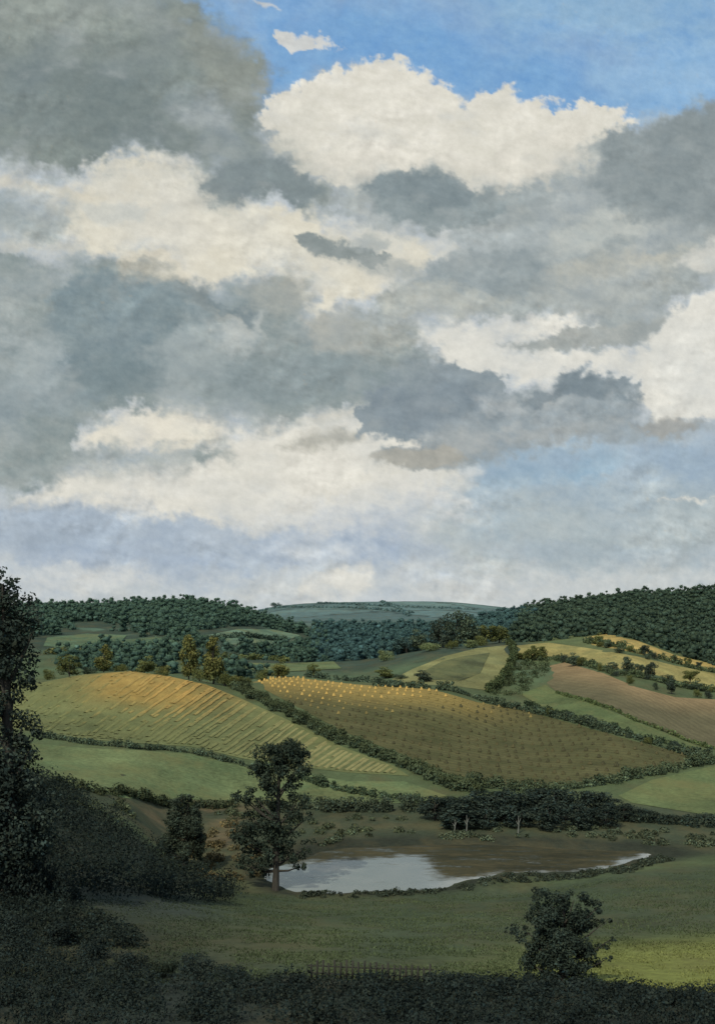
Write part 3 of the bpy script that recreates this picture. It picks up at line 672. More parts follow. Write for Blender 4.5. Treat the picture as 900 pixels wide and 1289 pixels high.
def portrait_tree(label, base, D, lobes, trunk_r, leaves, leaf, tint, trunk_top, name='tree', cat='tree', lean=0, depth=1.0, trunk_mat=None, limbs=True, seed=1):
    """a tree with its own outline: lobes are (x, y, rx, ry) as seen, given depth around the trunk"""
    rs = np.random.RandomState(seed)
    root = empty(name, base); k = D / F_PX
    cen = []; rad = []; sub = []
    for (x, y, rx, ry) in lobes:
        X = (x - CX) * k - base[0]; Z = (EYE - y) * k - base[2]; r = (rx + ry) / 2 * k
        for j in range(max(6, int(rx * ry / 32))):
            a = rs.rand() * 6.283; q = math.sqrt(rs.rand()) * .82
            cc = (X + math.cos(a) * q * rx * k, rs.uniform(-.8, .8) * r * depth, Z + math.sin(a) * q * ry * k)
            cen.append(cc); rad.append(r * rs.uniform(.26, .46)); 
        sub.append((X, rs.uniform(-.4, .4) * r * depth, Z))
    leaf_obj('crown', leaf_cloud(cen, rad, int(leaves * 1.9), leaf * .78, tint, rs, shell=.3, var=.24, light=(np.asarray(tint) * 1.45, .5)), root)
    mb = MB(); top = np.array((( trunk_top[0] - CX) * k - base[0], 0, (EYE - trunk_top[1]) * k - base[2]))
    mid = top * .5 + np.array((lean, 0, 0))
    mb.tube([(0, 0, -.5), (0, 0, .25), tuple(mid * .4), tuple(mid), tuple(top * .78), tuple(top)], [trunk_r * 1.5, trunk_r * 1.1, trunk_r * .9, trunk_r * .75, trunk_r * .5, trunk_r * .15], 10, .06)
    if limbs:
        for s in sub:
            s = np.array(s); t = np.clip((s[2] - .35 * abs(s[0])) / max(top[2], 1), .18, .9) * .8
            st = mid * 2 * t if t < .5 else mid + (top - mid) * (t - .5) * 2
            md = st * .5 + s * .5 + np.array((0, 0, -.25))
            mb.tube([tuple(st), tuple(md), tuple(s)], [trunk_r * .42, trunk_r * .28, trunk_r * .08], 6, .05)
    link('trunk', mb.mesh('trunk', True), trunk_mat or M_BARK, root)
    tag(root, label, cat)
    return root

# ---- kinds of small tree: unit height, copied and scaled
def proto_tree(kind, tint, seed, n=2000, leaf=.05, light=None):
    rs = np.random.RandomState(seed); cen = []; rad = []
    if kind == 'round':
        for i in range(26):
            a = rs.rand() * 6.283; z = rs.uniform(.16, .86); q = .3 * math.sqrt(rs.rand()) * (1 - abs(z - .45) ** 2 * 2.2)
            cen.append((math.cos(a) * q, math.sin(a) * q, z)); rad.append(rs.uniform(.09, .17))
    elif kind == 'tall':
        for i in range(24):
            z = .16 + .76 * i / 23; q = .14 * math.sin(math.pi * (z * .9 + .05)); a = rs.rand() * 6.283
            cen.append((math.cos(a) * q, math.sin(a) * q, z)); rad.append(rs.uniform(.09, .15) * (1.25 - .55 * z))
    elif kind == 'forked':
        for hx, n_ in ((-.2, 8), (.18, 9), (0, 6)):
            for i in range(n_):
                cen.append((hx + rs.uniform(-.14, .14), rs.uniform(-.2, .2), rs.uniform(.24, .86))); rad.append(rs.uniform(.1, .17))
    else:  # bush
        for i in range(14):
            a = rs.rand() * 6.283; q = .42 * math.sqrt(rs.rand())
            cen.append((math.cos(a) * q, math.sin(a) * q, rs.uniform(.2, .68))); rad.append(rs.uniform(.16, .28))
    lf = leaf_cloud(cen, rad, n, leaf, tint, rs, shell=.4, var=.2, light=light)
    mb = MB()
    if kind != 'bush':
        r = .022 if kind != 'tall' else .018
        mb.tube([(0, 0, -.06), (0, 0, .02), (.01, 0, .2), (0, .01, .45), (.01, 0, .75)], [r * 1.5, r * 1.1, r, r * .7, r * .2], 7, .06)
        for c in cen[::2]: mb.tube([(0, 0, max(.15, c[2] - .25)), (c[0] * .6, c[1] * .6, c[2] - .08), c], [r * .5, r * .3, r * .1], 5)
    else:
        for c in cen[::2]: mb.tube([(0, 0, -.05), (c[0] * .5, c[1] * .5, c[2] * .5), c], [.02, .014, .005], 5)
    return make_mesh('crown', lf[0], quads=lf[1], cols=lf[2]), mb.mesh('trunk', True)
KIT = {}
def kit(kind, tint_name, variant):
    key = (kind, tint_name, variant)
    if key not in KIT:
        t, l = TINTS[tint_name]; KIT[key] = proto_tree(kind, t, hash((kind, variant)) % 1 + variant * 7 + len(kind) * 13, light=l)
    return KIT[key]
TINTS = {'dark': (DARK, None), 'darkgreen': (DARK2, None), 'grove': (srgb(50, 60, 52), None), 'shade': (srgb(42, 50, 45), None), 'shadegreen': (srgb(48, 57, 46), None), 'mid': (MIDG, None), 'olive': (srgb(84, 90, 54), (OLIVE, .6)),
         'gold': (srgb(84, 88, 52), (srgb(122, 118, 66), .6)), 'pale': (srgb(104, 116, 78), (srgb(132, 138, 92), .5)), 'blue': (srgb(70, 90, 82), None), 'wood': (srgb(50, 63, 53), (srgb(74, 88, 64), .5))}  # blue tint: distance haze put into the leaf colour
def small_tree(label, group, px, top, D, width_px, kind='round', tint='dark', base_py=None, sink=0.0, trunk=None):
    b = on(px, D) if base_py is None else at(px, base_py, D * .93, D * 1.12)
    D = b[1]; h = max(.8, (EYE - top) / F_PX * D - b[2]); wd = width_px / F_PX * D
    nat = {'round': .72, 'tall': .42, 'forked': .76, 'bush': 1.15}[kind]
    cm, tm = kit(kind, tint, random.randint(0, 2))
    root = empty('shrub' if kind == 'bush' else 'tree', (b[0], b[1], b[2] - .05), random.uniform(0, 6.28))
    sx = wd / nat; root.scale = (sx, sx, h)
    link('crown' if kind != 'bush' else 'foliage', cm, M_LEAF, root); link('trunk' if kind != 'bush' else 'stems', tm, trunk or M_BARK, root)
    return tag(root, label, 'shrub' if kind == 'bush' else 'tree', group)

def hedge(label, px_pts, Dmin, Dmax, w, h, tint, leaf, per_m, bush=.5, light=None, name='hedge', gap=0.0, seed=3, cat='hedge', kind=None):
    rs = np.random.RandomState(seed); W = [at(x, y, Dmin, Dmax) for x, y in px_pts]
    cen = []; rad = []; tot = 0
    for a, b in zip(W[:-1], W[1:]):
        L = np.linalg.norm((b - a)[:2]); tot += L; n = max(1, int(L / (w * .42)))
        for i in range(n):
            t = (i + rs.rand()) / n; p = a + (b - a) * t
            q = fbm(np.array([p[0] / 7]), np.array([p[1] / 9 + seed * 3.3]), 3)[0]
            if q < -1 + gap * 1.0: continue
            r = w * .5 * rs.uniform(.65, 1.15); hh = h * (1 + bush * (1.3 * q + rs.uniform(-.25, .35)))
            x, y = p[0] + rs.normal(0, w * .16), p[1] + rs.normal(0, w * .22); z = height(x, y)[0]
            m_ = max(1, int(round(hh / max(r * 1.1, .2))))
            for j in range(m_):
                cen.append((x + rs.normal(0, r * .2), y + rs.normal(0, r * .2), z + hh * (j + .55) / m_ - r * .15)); rad.append(r * (1 - .25 * j / m_))
    n = int(per_m * tot)
    org = np.array(W[0]); cen = np.array(cen) - org
    o = leaf_obj(name, leaf_cloud(cen, rad, n, leaf, tint, rs, shell=.4, var=.2, light=light)); o.location = org
    return tag(o, label, cat, kind=kind)

def ico():
    t = (1 + 5 ** .5) / 2
    V = [(-1,t,0),(1,t,0),(-1,-t,0),(1,-t,0),(0,-1,t),(0,1,t),(0,-1,-t),(0,1,-t),(t,0,-1),(t,0,1),(-t,0,-1),(-t,0,1)]
    T = [(0,11,5),(0,5,1),(0,1,7),(0,7,10),(0,10,11),(1,5,9),(5,11,4),(11,10,2),(10,7,6),(7,1,8),(3,9,4),(3,4,2),(3,2,6),(3,6,8),(3,8,9),(4,9,5),(2,4,11),(6,2,10),(8,6,7),(9,8,1)]
    V = [np.array(v) / math.sqrt(1 + t * t) for v in V]; mid = {}; out = []
    def m_(i, j):
        key = (min(i, j), max(i, j))
        if key not in mid: v = V[i] + V[j]; V.append(v / np.linalg.norm(v)); mid[key] = len(V) - 1
        return mid[key]
    for a, b_, c in T:
        x, y, z = m_(a, b_), m_(b_, c), m_(c, a); out += [(a, x, z), (b_, y, x), (c, z, y), (x, y, z)]
    return np.array(V), np.array(out)
ICO_V, ICO_T = ico()
def cores(cen, rad, tint, rs, light=None, k=.62, var=.2):
    n = len(cen); d = np.repeat(ICO_V[None], n, 0); ph = rs.rand(n, 1) * 50
    lump = 1 + .55 * gnoise(d[..., 0] * 1.9 + ph, d[..., 1] * 1.9 + d[..., 2] * 1.6 + ph * .7) + .14 * rs.normal(size=d.shape[:2])
    P = cen[:, None] + d * (rad[:, None] * k * lump)[..., None] * np.array((1, 1, .85))
    ct = np.exp(rs.normal(0, var, n))[:, None, None] * np.exp(rs.normal(0, .14, (n, 42, 1)))
    col = np.asarray(tint)[None, None] * ct * np.ones((n, 42, 3))
    if light is not None:
        q = np.clip(d[..., 2:3], 0, 1) * light[1] * rs.rand(n, 42, 1); col = col * (1 - q) + np.asarray(light[0]) * q  # upper faces lightened, top light put into the core colour
    return P.reshape(-1, 3), (ICO_T[None] + 42 * np.arange(n)[:, None, None]).reshape(-1, 3), np.clip(col, .004, 1).reshape(-1, 3)

def thicket(name, label, px_poly, Dmin, Dmax, spacing, h, r, tint, leaf, n, seed=1, kind='stuff', cat=None, world=None, light=None, hfun=None, tall=1, var=.24, rough=.55, core=False):
    rs = np.random.RandomState(seed)
    P = world or [(w[0], w[1]) for w in to_ground(px_poly, Dmin, Dmax)]
    A = np.array(P); m_ = int((A[:,0].max() - A[:,0].min()) * (A[:,1].max() - A[:,1].min()) / spacing ** 2)
    x = rs.uniform(A[:,0].min(), A[:,0].max(), m_); y = rs.uniform(A[:,1].min(), A[:,1].max(), m_)
    k = poly_sd(x, y, P) > 0; x, y = x[k], y[k]
    if hfun is not None: k = hfun(x, y, rs); x, y = x[k], y[k]
    z = height(x, y); hh = h * np.exp(rs.normal(0, .3, len(x))) * (1 + .35 * fbm(x / 14, y / 18, 3)); hh = np.minimum(hh, h * 1.9); rr = r * rs.uniform(.6, 1.35, len(x))
    cen = []; rad = []
    for j in range(tall):
        f = (j + .6) / tall
        cen.append(np.stack([x + rs.normal(0, .25, len(x)) * rr, y + rs.normal(0, .25, len(x)) * rr, z + hh * f - rr * .3], 1)); rad.append(rr * (1.1 - .35 * f))
    cen = np.concatenate(cen); rad = np.concatenate(rad)
    org = np.array((A[:,0].mean(), A[:,1].mean(), 0)); org[2] = height(org[0], org[1])[0]
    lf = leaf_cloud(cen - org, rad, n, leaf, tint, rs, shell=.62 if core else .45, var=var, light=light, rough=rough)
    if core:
        cv, ct_, cc = cores(cen - org, rad, np.asarray(tint) * .85, rs, light, var=var)  # inner lumps darkened, crown interior shade put into their colour
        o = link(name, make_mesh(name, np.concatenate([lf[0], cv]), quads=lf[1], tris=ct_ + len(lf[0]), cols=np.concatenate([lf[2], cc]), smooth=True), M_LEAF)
    else: o = leaf_obj(name, lf)
    o.location = org
    return tag(o, label, cat, kind=kind)
STOOK_ROW, STOOK_GAP = 6.0, 2.7
# ------------------------------------------------------------------ the four trees one looks at
D = 92
b = on(18, D)
portrait_tree('tall dark tree cut by the left edge of the picture', b, D,
  [(6,735,24,26),(-22,770,45,40),(30,772,26,26),(44,790,24,16),(0,820,40,40),(18,860,26,28),(-30,880,40,45),(28,915,28,24),(8,950,40,30),(40,942,16,14),(-20,1000,50,45),(22,990,34,30),(55,1020,30,26),(5,1055,60,40)],
  .55, 17000, .34, srgb(46, 55, 48), (4, 735), seed=3)
D = 147; b = at(347, 1121, 138, 156)
portrait_tree('leafy dark tree with slim trunk at the left end of the pond', b, b[1],
  [(355,945,32,20),(340,960,26,22),(372,968,20,18),(352,985,27,17),(308,1003,18,13),(340,1018,26,18),(372,1012,20,18),(330,1048,30,20),(360,1045,24,20),(312,1060,16,14),(325,1078,26,14),(366,1076,20,12),(378,1090,10,10),(322,1096,18,10),(300,1000,10,9),(302,1045,14,12),(318,1030,16,14),(308,1090,12,9),(350,1066,24,14),(384,955,10,10),(322,968,12,10),(385,1030,12,10),(296,1052,10,10),(318,1000,14,10),(388,1065,10,9)],
  .42, 10500, .34, srgb(52, 62, 51), (352, 950), seed=11)
b = at(233, 1092, 140, 185)
portrait_tree('bushy dark tree left of the pond above the pale bank', b, b[1],
  [(228,1012,18,12),(245,1020,16,14),(218,1030,16,14),(236,1040,24,18),(212,1052,12,12),(255,1048,12,12),(232,1066,28,16),(245,1085,22,12),(215,1080,16,12),(232,1030,22,20),(224,1055,24,18),(250,1062,16,14),(208,1068,12,12),(238,1008,12,10)],
  .3, 8000, .32, srgb(55, 64, 52), (236, 1015), seed=5)
D = 63; b = on(706, D)
portrait_tree('ragged dark foreground tree standing in the hedge at right', b, D,
  [(690,1130,26,12),(722,1132,26,12),(750,1142,14,9),(676,1146,14,9),(656,1168,14,8),(690,1158,30,15),(735,1162,26,13),(762,1160,11,6),(670,1185,22,10),(705,1188,36,18),(752,1195,20,9),(660,1208,14,8),(690,1215,36,14),(735,1220,26,11),(765,1207,8,5),(700,1240,34,14),(705,1160,34,22),(690,1200,32,18),(720,1205,30,18),(700,1180,30,16),(660,1232,18,10),(745,1238,22,10),(640,1172,8,5),(768,1182,8,5)],
  .17, 15000, .15, srgb(50, 60, 51), (710, 1135), seed=8, depth=.9)

# ------------------------------------------------------------------ dark slope and hedges in front
thicket('undergrowth', 'dark scrub covering the bank at left', [(-90,920),(20,962),(75,985),(135,1032),(205,1080),(255,1102),(300,1118),(280,1136),(150,1130),(40,1128),(-90,1132)], 80, 170, 1.4, 1.9, 1.5, srgb(39, 47, 41), .24, 56000, 4, tall=2, var=.15)  # dark scrub whose colour also carries the smooth shadow over the slope
thicket('undergrowth', 'dark tangled scrub along the bottom edge', None, 0, 0, 1.0, .9, .8, srgb(40, 48, 43), .13, 90000, 5, var=.15,
        world=[(-26, 50), (26, 50), (26, 55.5), (18, 57), (14, 59.5), (10, 60.5), (0, 60), (-9, 61), (-14, 66), (-19, 73), (-26, 80)])
thicket('undergrowth', 'dark scrub standing in for shadow between the left bank and front scrub', [(-90,1112),(50,1116),(95,1130),(120,1152),(165,1178),(185,1200),(90,1190),(-90,1170)], 64, 110, 1.2, .8, .9, srgb(40, 48, 42), .17, 26000, 15, tall=1)  # scrub added to continue the dark shadow of the slope
FB = [(18,1140,78,46,'shade'),(70,1150,74,60,'shade'),(120,1172,70,64,'shade'),(165,1186,67,52,'shade'),(207,1196,64,44,'shadegreen'),(248,1194,63,58,'shade'),(296,1208,62,48,'shade'),(338,1222,61,40,'shadegreen'),(372,1232,60.5,34,'shade')]
words = ['dark shrub at the left edge of the front scrub','big dark shrub, second from the left in the front scrub','dark shrub third from the left in the front scrub','dark shrub fourth from the left, before the pale meadow path','low greener shrub between two dark mounds of the front scrub','broad round dark shrub, highest mound left of the fence','dark shrub sloping down towards the fence','low greenish shrub just left of the picket fence','small dark shrub touching the left end of the picket fence']
for (x, t, D, w, c), l in zip(FB, words): small_tree(l, 'shrubs of the front scrub', x, t, D, w, 'bush', c)
FR = [(548,1226,60,34),(585,1224,60,40),(622,1228,60,36),(655,1230,60,34),(770,1236,60,50),(808,1234,60,44),(846,1246,59,44),(885,1256,58,46)]
words = ['low dark shrub at the right end of the picket fence','round dark shrub second to the right of the fence','flat dark shrub midway between fence and ragged tree','dark shrub close left of the ragged foreground tree','wide dark shrub close right of the ragged foreground tree','dark shrub topping the hedge at lower right','dark shrub sloping to the right before the bright grass','dark shrub in the lower right corner']
for (x, t, D, w), l in zip(FR, words): small_tree(l, 'shrubs along the front hedge', x, t, D, w, 'bush', 'shade')
hedge('low dark hedge running along the front of the meadow', [(520,1243),(600,1242),(680,1246),(760,1252),(840,1262),(920,1275)], 55, 70, 1.3, .55, srgb(42, 50, 45), .13, 800, .5, seed=9)

for x, t, D, w, l in ((-10,1040,90,70,'dark shrub at the foot of the big left tree, cut by the picture edge'),(34,1055,91,60,'dark shrub right at the foot of the big left tree'),(66,1070,93,50,'dark shrub on the bank two steps right of the big left tree')): small_tree(l, 'shrubs at the foot of the left tree', x, t, D, w, 'bush', 'shade')

# picket fence
fr = empty('picket_fence', on(465, 61.5)); fo = np.array(fr.location)
ends = [on(392, 61.8), on(541, 61.2)]; prev = None
for i in range(21):
    t = i / 20; p = ends[0] * (1 - t) + ends[1] * t; p[2] = height(p[0], p[1])[0]; hh = random.uniform(.75, 1.0)
    mb = MB(); mb.box(tuple(p - fo + np.array((0, 0, hh / 2 + .15))), (.11, .035, hh), random.uniform(-.2, .2), random.uniform(-.06, .06))
    link('picket', mb.mesh('picket'), M_WOOD, fr)
for z in (.45, .82):
    mb = MB(); a, b2 = ends[0] - fo, ends[1] - fo
    mb.tube([tuple(a + np.array((-.2, .05, z))), tuple((a + b2) / 2 + np.array((0, .05, z - .04))), tuple(b2 + np.array((.2, .05, z)))], [.035, .035, .03], 6)
    link('rail', mb.mesh('rail'), M_WOOD, fr)
tag(fr, 'low dark picket fence behind the front scrub', 'fence')

# ------------------------------------------------------------------ banks of the pond
thicket('reeds', 'rough dark plants along the near shore of the pond', [(380,1124),(460,1125),(560,1120),(600,1110),(640,1101),(700,1102),(780,1093),(830,1077),(850,1083),(790,1100),(700,1110),(630,1112),(580,1122),(460,1131),(380,1131)], 135, 180, .9, .35, .5, srgb(62, 70, 56), .22, 20000, 6)
thicket('reeds', 'dark rough plants along the far shore of the pond', [(395,1066),(470,1059),(560,1057),(640,1058),(720,1062),(800,1066),(900,1066),(900,1050),(760,1042),(560,1048),(440,1052)], 172, 215, 1.6, .5, .8, srgb(68, 76, 58), .3, 12000, 7, hfun=lambda x, y, rs: fbm(x / 7, y / 9, 3) > .02)
thicket('bank_scrub', 'rough dull green scrub between the meadow hedge and the pond', [(60,995),(180,1012),(300,1020),(390,1022),(520,1026),(520,1050),(400,1056),(310,1040),(200,1050),(140,1040)], 150, 220, 2.2, .7, .9, srgb(74, 82, 60), .3, 8000, 18, hfun=lambda x, y, rs: fbm(x / 8, y / 8, 3) > .1)
thicket('bank_scrub', 'russet and green scrub on the pale bank left of the pond', [(185,1050),(300,1030),(330,1070),(335,1108),(290,1112),(220,1095)], 145, 200, 1.9, .8, .8, srgb(84, 78, 54), .3, 6000, 8, hfun=lambda x, y, rs: fbm(x / 5, y / 6, 3) > -.05)
hedge('dark ragged hedge between the meadow and the pond', [(385,1018),(420,1022),(460,1022),(500,1020),(530,1022)], 190, 230, 2.6, 2.2, srgb(68, 78, 62), .38, 190, .6, seed=12)
hedge('dull green hedge behind the bushy tree on the left bank', [(60,985),(130,1000),(200,1012),(270,1016),(310,1016)], 170, 225, 2.4, 1.2, srgb(60, 68, 48), .36, 120, .7, seed=13, gap=.6)
# grove behind the pond
G = [(548,1000,30,'round'),(566,996,28,'round'),(584,1002,26,'forked'),(602,992,30,'round'),(622,996,28,'tall'),(640,990,32,'round'),(660,994,28,'round'),(678,992,30,'tall'),(698,988,32,'round'),(718,990,30,'round'),(736,992,28,'forked'),(752,996,28,'round'),(768,1002,26,'round'),(785,1010,26,'round'),(806,1016,26,'round'),(576,1008,26,'tall'),(612,1008,26,'round'),(650,1008,28,'round'),(690,1006,28,'round'),(728,1008,28,'round'),(762,1014,26,'round')]
for i, (x, t, w, k) in enumerate(G):
    back = i < 15
    small_tree('dark tree in the back row of the grove beyond the pond' if back else 'dark tree in the front row of the grove beyond the pond', 'grove trees, back row' if back else 'grove trees, front row', x, t, 198 + (i * 7 % 5) if back else 190 + i % 3, w * 1.6, k, 'grove')
for x, t, l in ((572, 1031, 'pale bare trunk at the left end of the grove'), (587, 1026, 'taller pale bare trunk at the left end of the grove'), (652, 1027, 'single pale trunk in the middle of the grove')):
    bb = on(x, 187); root = empty('bare_trunk', bb); hh = (EYE - t) / F_PX * 187 - bb[2]; mb = MB()
    mb.tube([(0,0,-.3),(0,0,.3),(.08,0,hh*.5),(.02,0,hh)], [.16,.13,.1,.05], 8, .06); mb.tube([(.07,0,hh*.55),(.4,.1,hh*.85)], [.09,.03], 6); mb.tube([(.07,0,hh*.45),(-.35,.1,hh*.72)], [.08,.03], 6)
    link('trunk', mb.mesh('trunk', True), M_PALE, root); tag(root, l, 'tree')
R = [(815,1014,26),(838,1022,22),(862,1026,26),(886,1022,34),(908,1022,30)]
for (x, t, w), l in zip(R, ['round shrub just right of the grove','small shrub on the hedge line right of the grove','third shrub right of the grove, by the green field','large dark shrub near the right edge beyond the pond','dark shrub cut by the right edge beyond the pond']): small_tree(l, 'shrubs right of the grove', x, t, 200, w, 'bush', 'dark')

hedge('dark hedge running from the grove to the right edge below the green field', [(790,1034),(820,1036),(850,1038),(880,1040),(930,1042)], 180, 215, 2.4, 1.6, srgb(52, 62, 52), .34, 190, .6, seed=35)
# ------------------------------------------------------------------ hedges of the middle distance
hedge('low dark hedge between the meadow and the hay field', [(45,928),(80,932),(115,938),(160,941),(210,944),(250,950),(300,962),(325,970)], 215, 300, 1.6, 1.0, srgb(70, 82, 64), .36, 95, .9, seed=21)
hedge('low hedge from the pond tree along the bottom of the hay field', [(375,978),(405,990),(440,998),(480,1004),(530,1008)], 205, 300, 1.8, 1.2, srgb(72, 86, 64), .36, 100, .9, seed=22, gap=.5)
hedge('thick dark hedge between the hay field and the corn field', [(280,858),(310,874),(340,888),(370,903),(400,918),(430,934),(465,948),(500,960),(535,975),(570,992),(610,1000)], 215, 380, 3.6, 2.0, srgb(70, 82, 62), .46, 210, .6, seed=23, light=(srgb(86, 92, 56), .4))
hedge('hedge along the upper edge of the corn field', [(470,864),(520,866),(560,869),(610,884),(650,893),(690,901),(730,911),(780,926),(830,940),(895,957)], 250, 440, 1.9, 1.7, srgb(68, 80, 62), .44, 120, 1.0, seed=24)
hedge('thick hedge along the lower edge of the corn field', [(560,985),(620,992),(690,996),(740,991),(780,984),(830,972),(870,966),(905,958)], 205, 290, 2.6, 1.8, srgb(70, 82, 62), .38, 170, .7, seed=25, light=(srgb(80, 86, 54), .3))
hedge('dark hedge along the foot of the middle knoll', [(385,857),(430,858),(470,860),(505,861)], 390, 520, 2.4, 1.6, srgb(74, 88, 70), .5, 80, .8, seed=26)
hedge('hedge between pale fields below the knoll', [(645,829),(700,830),(740,838),(775,850),(815,866),(860,876),(905,879)], 400, 560, 2.4, 1.7, srgb(76, 88, 62), .5, 90, .9, seed=27)
hedge('bushy line between the two yellow fields at right', [(735,808),(770,814),(800,822),(850,835),(905,847)], 450, 700, 2.6, 1.9, srgb(76, 88, 62), .55, 80, .9, seed=28)
hedge('hedge from the wood down beside the knoll field', [(640,810),(648,822),(640,845),(626,866),(612,880)], 390, 600, 2.6, 2.0, srgb(66, 76, 50), .5, 90, .8, seed=29)
thicket('copse', 'low olive green copse in the dip right of the knoll', [(612,880),(628,862),(645,842),(660,830),(690,828),(690,846),(668,866),(650,876)], 380, 560, 3.2, 1.3, 1.4, srgb(66, 76, 52), .42, 7000, 31, kind=None, cat='copse')
hedge('hedge between the green strip and the corn field', [(660,888),(700,900),(745,915),(800,931),(860,945)], 290, 460, 1.8, 1.4, srgb(56, 68, 50), .42, 80, 1.0, seed=33)
hedge('light hedge bordering the foot of the ploughed field', [(700,872),(750,887),(800,908),(850,927),(905,944)], 290, 460, 1.3, .8, srgb(80, 92, 58), .4, 50, .8, seed=34)

# trees on the crest behind the hay field
CR = [(62,838,352,20,'bush','olive'),(88,822,352,30,'round','olive'),(112,836,356,22,'bush','darkgreen'),(131,810,354,20,'tall','gold'),(152,832,356,24,'bush','olive'),(182,824,356,28,'round','olive'),(206,834,352,24,'bush','gold'),(238,798,352,22,'tall','gold'),(252,836,350,22,'bush','olive'),(269,799,350,24,'tall','gold'),(284,838,350,22,'bush','olive'),(298,845,352,18,'bush','gold'),(310,848,360,20,'bush','olive'),(352,828,392,24,'round','gold'),(330,838,388,22,'bush','olive'),(395,834,430,18,'round','olive')]
words = ['low olive shrub beside the big left tree on the crest','round olive tree first on the crest at left','dark shrub between the round tree and the tall thin tree','slender golden green tree, the left one of three on the crest','olive shrub right of the left slender tree','round olive tree above the golden part of the hay field','small golden shrub left of the pair of slender trees','left one of the pair of tall slender golden trees','olive shrub between the two tall slender trees','right one of the pair of tall slender golden trees','olive shrub right of the pair of slender trees','small golden shrub at the top corner of the hay field','olive shrub between hay field and corn field corners','golden round tree above the corner of the corn field','olive shrub at the top left of the corn field','small round olive tree behind the top of the corn field']
for (x, t, D, w, k, c), l in zip(CR, words): small_tree(l, 'trees on the crest of the hay field', x, t, D, w, k, c)
# knoll and right-hand fields
KN = [(575,766,560,42,'round','darkgreen'),(556,776,560,30,'round','dark'),(597,776,562,30,'round','darkgreen'),(612,784,565,26,'forked','olive'),(628,786,570,26,'round','olive'),(540,806,520,32,'bush','pale'),(592,802,525,26,'bush','pale'),(568,802,520,20,'bush','olive'),(485,814,520,24,'bush','pale'),(486,838,440,28,'round','olive'),(505,846,430,22,'bush','darkgreen'),(534,842,410,26,'round','dark'),(560,792,540,24,'round','dark'),(530,790,560,30,'round','darkgreen'),(606,796,540,24,'bush','olive'),(512,800,560,34,'round','blue')]
words = ['tallest dark tree on top of the knoll','dark round tree left of the tallest on the knoll','dark green tree right of the tallest on the knoll','forked olive tree right of the knoll clump','olive round tree at the right end of the knoll clump','pale green shrub under the knoll trees, the left one','pale shrub at the top of the knoll field','olive shrub between the two pale shrubs','lone pale shrub in front of the blue wood','olive tree at the left foot of the knoll','dark shrub at the left foot of the knoll','dark tree standing at the top edge of the corn field','small dark tree in front of the tallest knoll tree','dark tree at the left end of the knoll clump','low olive shrub below the right knoll trees','bluish tree joining knoll and far wood']
for (x, t, D, w, k, c), l in zip(KN, words): small_tree(l, 'trees on and around the knoll', x, t, D, w, k, c)
YT = [(664,814,15,'round','olive'),(672,812,12,'tall','olive'),(682,813,13,'tall','olive'),(724,820,20,'round','darkgreen'),(770,832,18,'round','darkgreen'),(789,826,14,'tall','darkgreen'),(802,834,17,'forked','darkgreen'),(818,830,18,'round','dark'),(816,848,16,'bush','dark'),(839,848,20,'round','darkgreen'),(850,858,18,'bush','darkgreen'),(868,842,20,'forked','olive'),(866,858,18,'bush','darkgreen'),(880,856,16,'round','darkgreen'),(895,862,16,'bush','olive'),(831,862,16,'bush','darkgreen'),(755,806,14,'bush','gold'),(815,820,14,'bush','darkgreen'),(780,812,16,'bush','darkgreen')]
yb = [832,831,831,838,846,848,852,852,860,864,869,860,872,872,875,870,814,830,822]
words = ['small olive tree, left of three at the wheat field edge','thin olive tree, middle of three at the wheat field edge','thin olive tree, right of three at the wheat field edge','round tree at the top corner of the ploughed field','round dark green tree, first of the row down the wheat field','slim upright tree second in the wheat field row','forked tree third in the wheat field row','darkest tree in the wheat field row','dark shrub below the darkest wheat field tree','round green tree above the ploughed field edge','green shrub next to the round tree above the ploughed field','forked olive tree higher in the wheat field','green shrub at the foot of the forked olive tree','round green tree near the right end of the wheat field','olive shrub at the right edge of the wheat field','green shrub left of the round tree by the ploughed field','golden shrub at the tip of the golden strip','dark shrub midway along the golden strip','dark shrub in the line below the golden strip']
for (x, t, w, k, c), y, l in zip(YT, yb, words):
    bb = at(x, y, 400, 700); small_tree(l, 'trees dotted about the yellow fields', x, t, bb[1], w, k, c)
HB = [(532,894,285,12),(716,892,360,12)]

# ------------------------------------------------------------------ woods far off
def crest(px, a=650, b_=1000):
    D = np.linspace(a, b_, 140); z = height((px - CX) / F_PX * D, D); return float(D[np.argmax(z / D)])
CLEAR = []
for (pts, c, lab) in (([(150,806),(200,802),(225,808),(190,815),(155,814)], (70,90,66), 'narrow dark green clearing in the middle of the left wood'), ([(60,803),(110,798),(160,800),(150,812),(90,816),(55,814)], (78,98,72), 'small green field in the left wood'), ([(262,800),(300,792),(345,793),(378,800),(350,811),(290,812)], (88,110,88), 'pale green clearing high in the left wood'), ([(290,834),(350,836),(420,833),(430,842),(360,846),(300,843)], (84,98,64), 'thin green field in front of the left wood')):
    _, P_ = field('pasture', lab, pts, 400, 900, M_FIELD, const(c, tuple(q + 10 for q in c)), 4, .2); CLEAR.append(P_)
def sparse(thr, sx=60, sy=70, o=0): return lambda x, y, rs: fbm(x / sx + o, y / sy, 3) < thr + .2 * rs.rand(len(x))
pw = lambda px, D: ((px - CX) / F_PX * D, D)
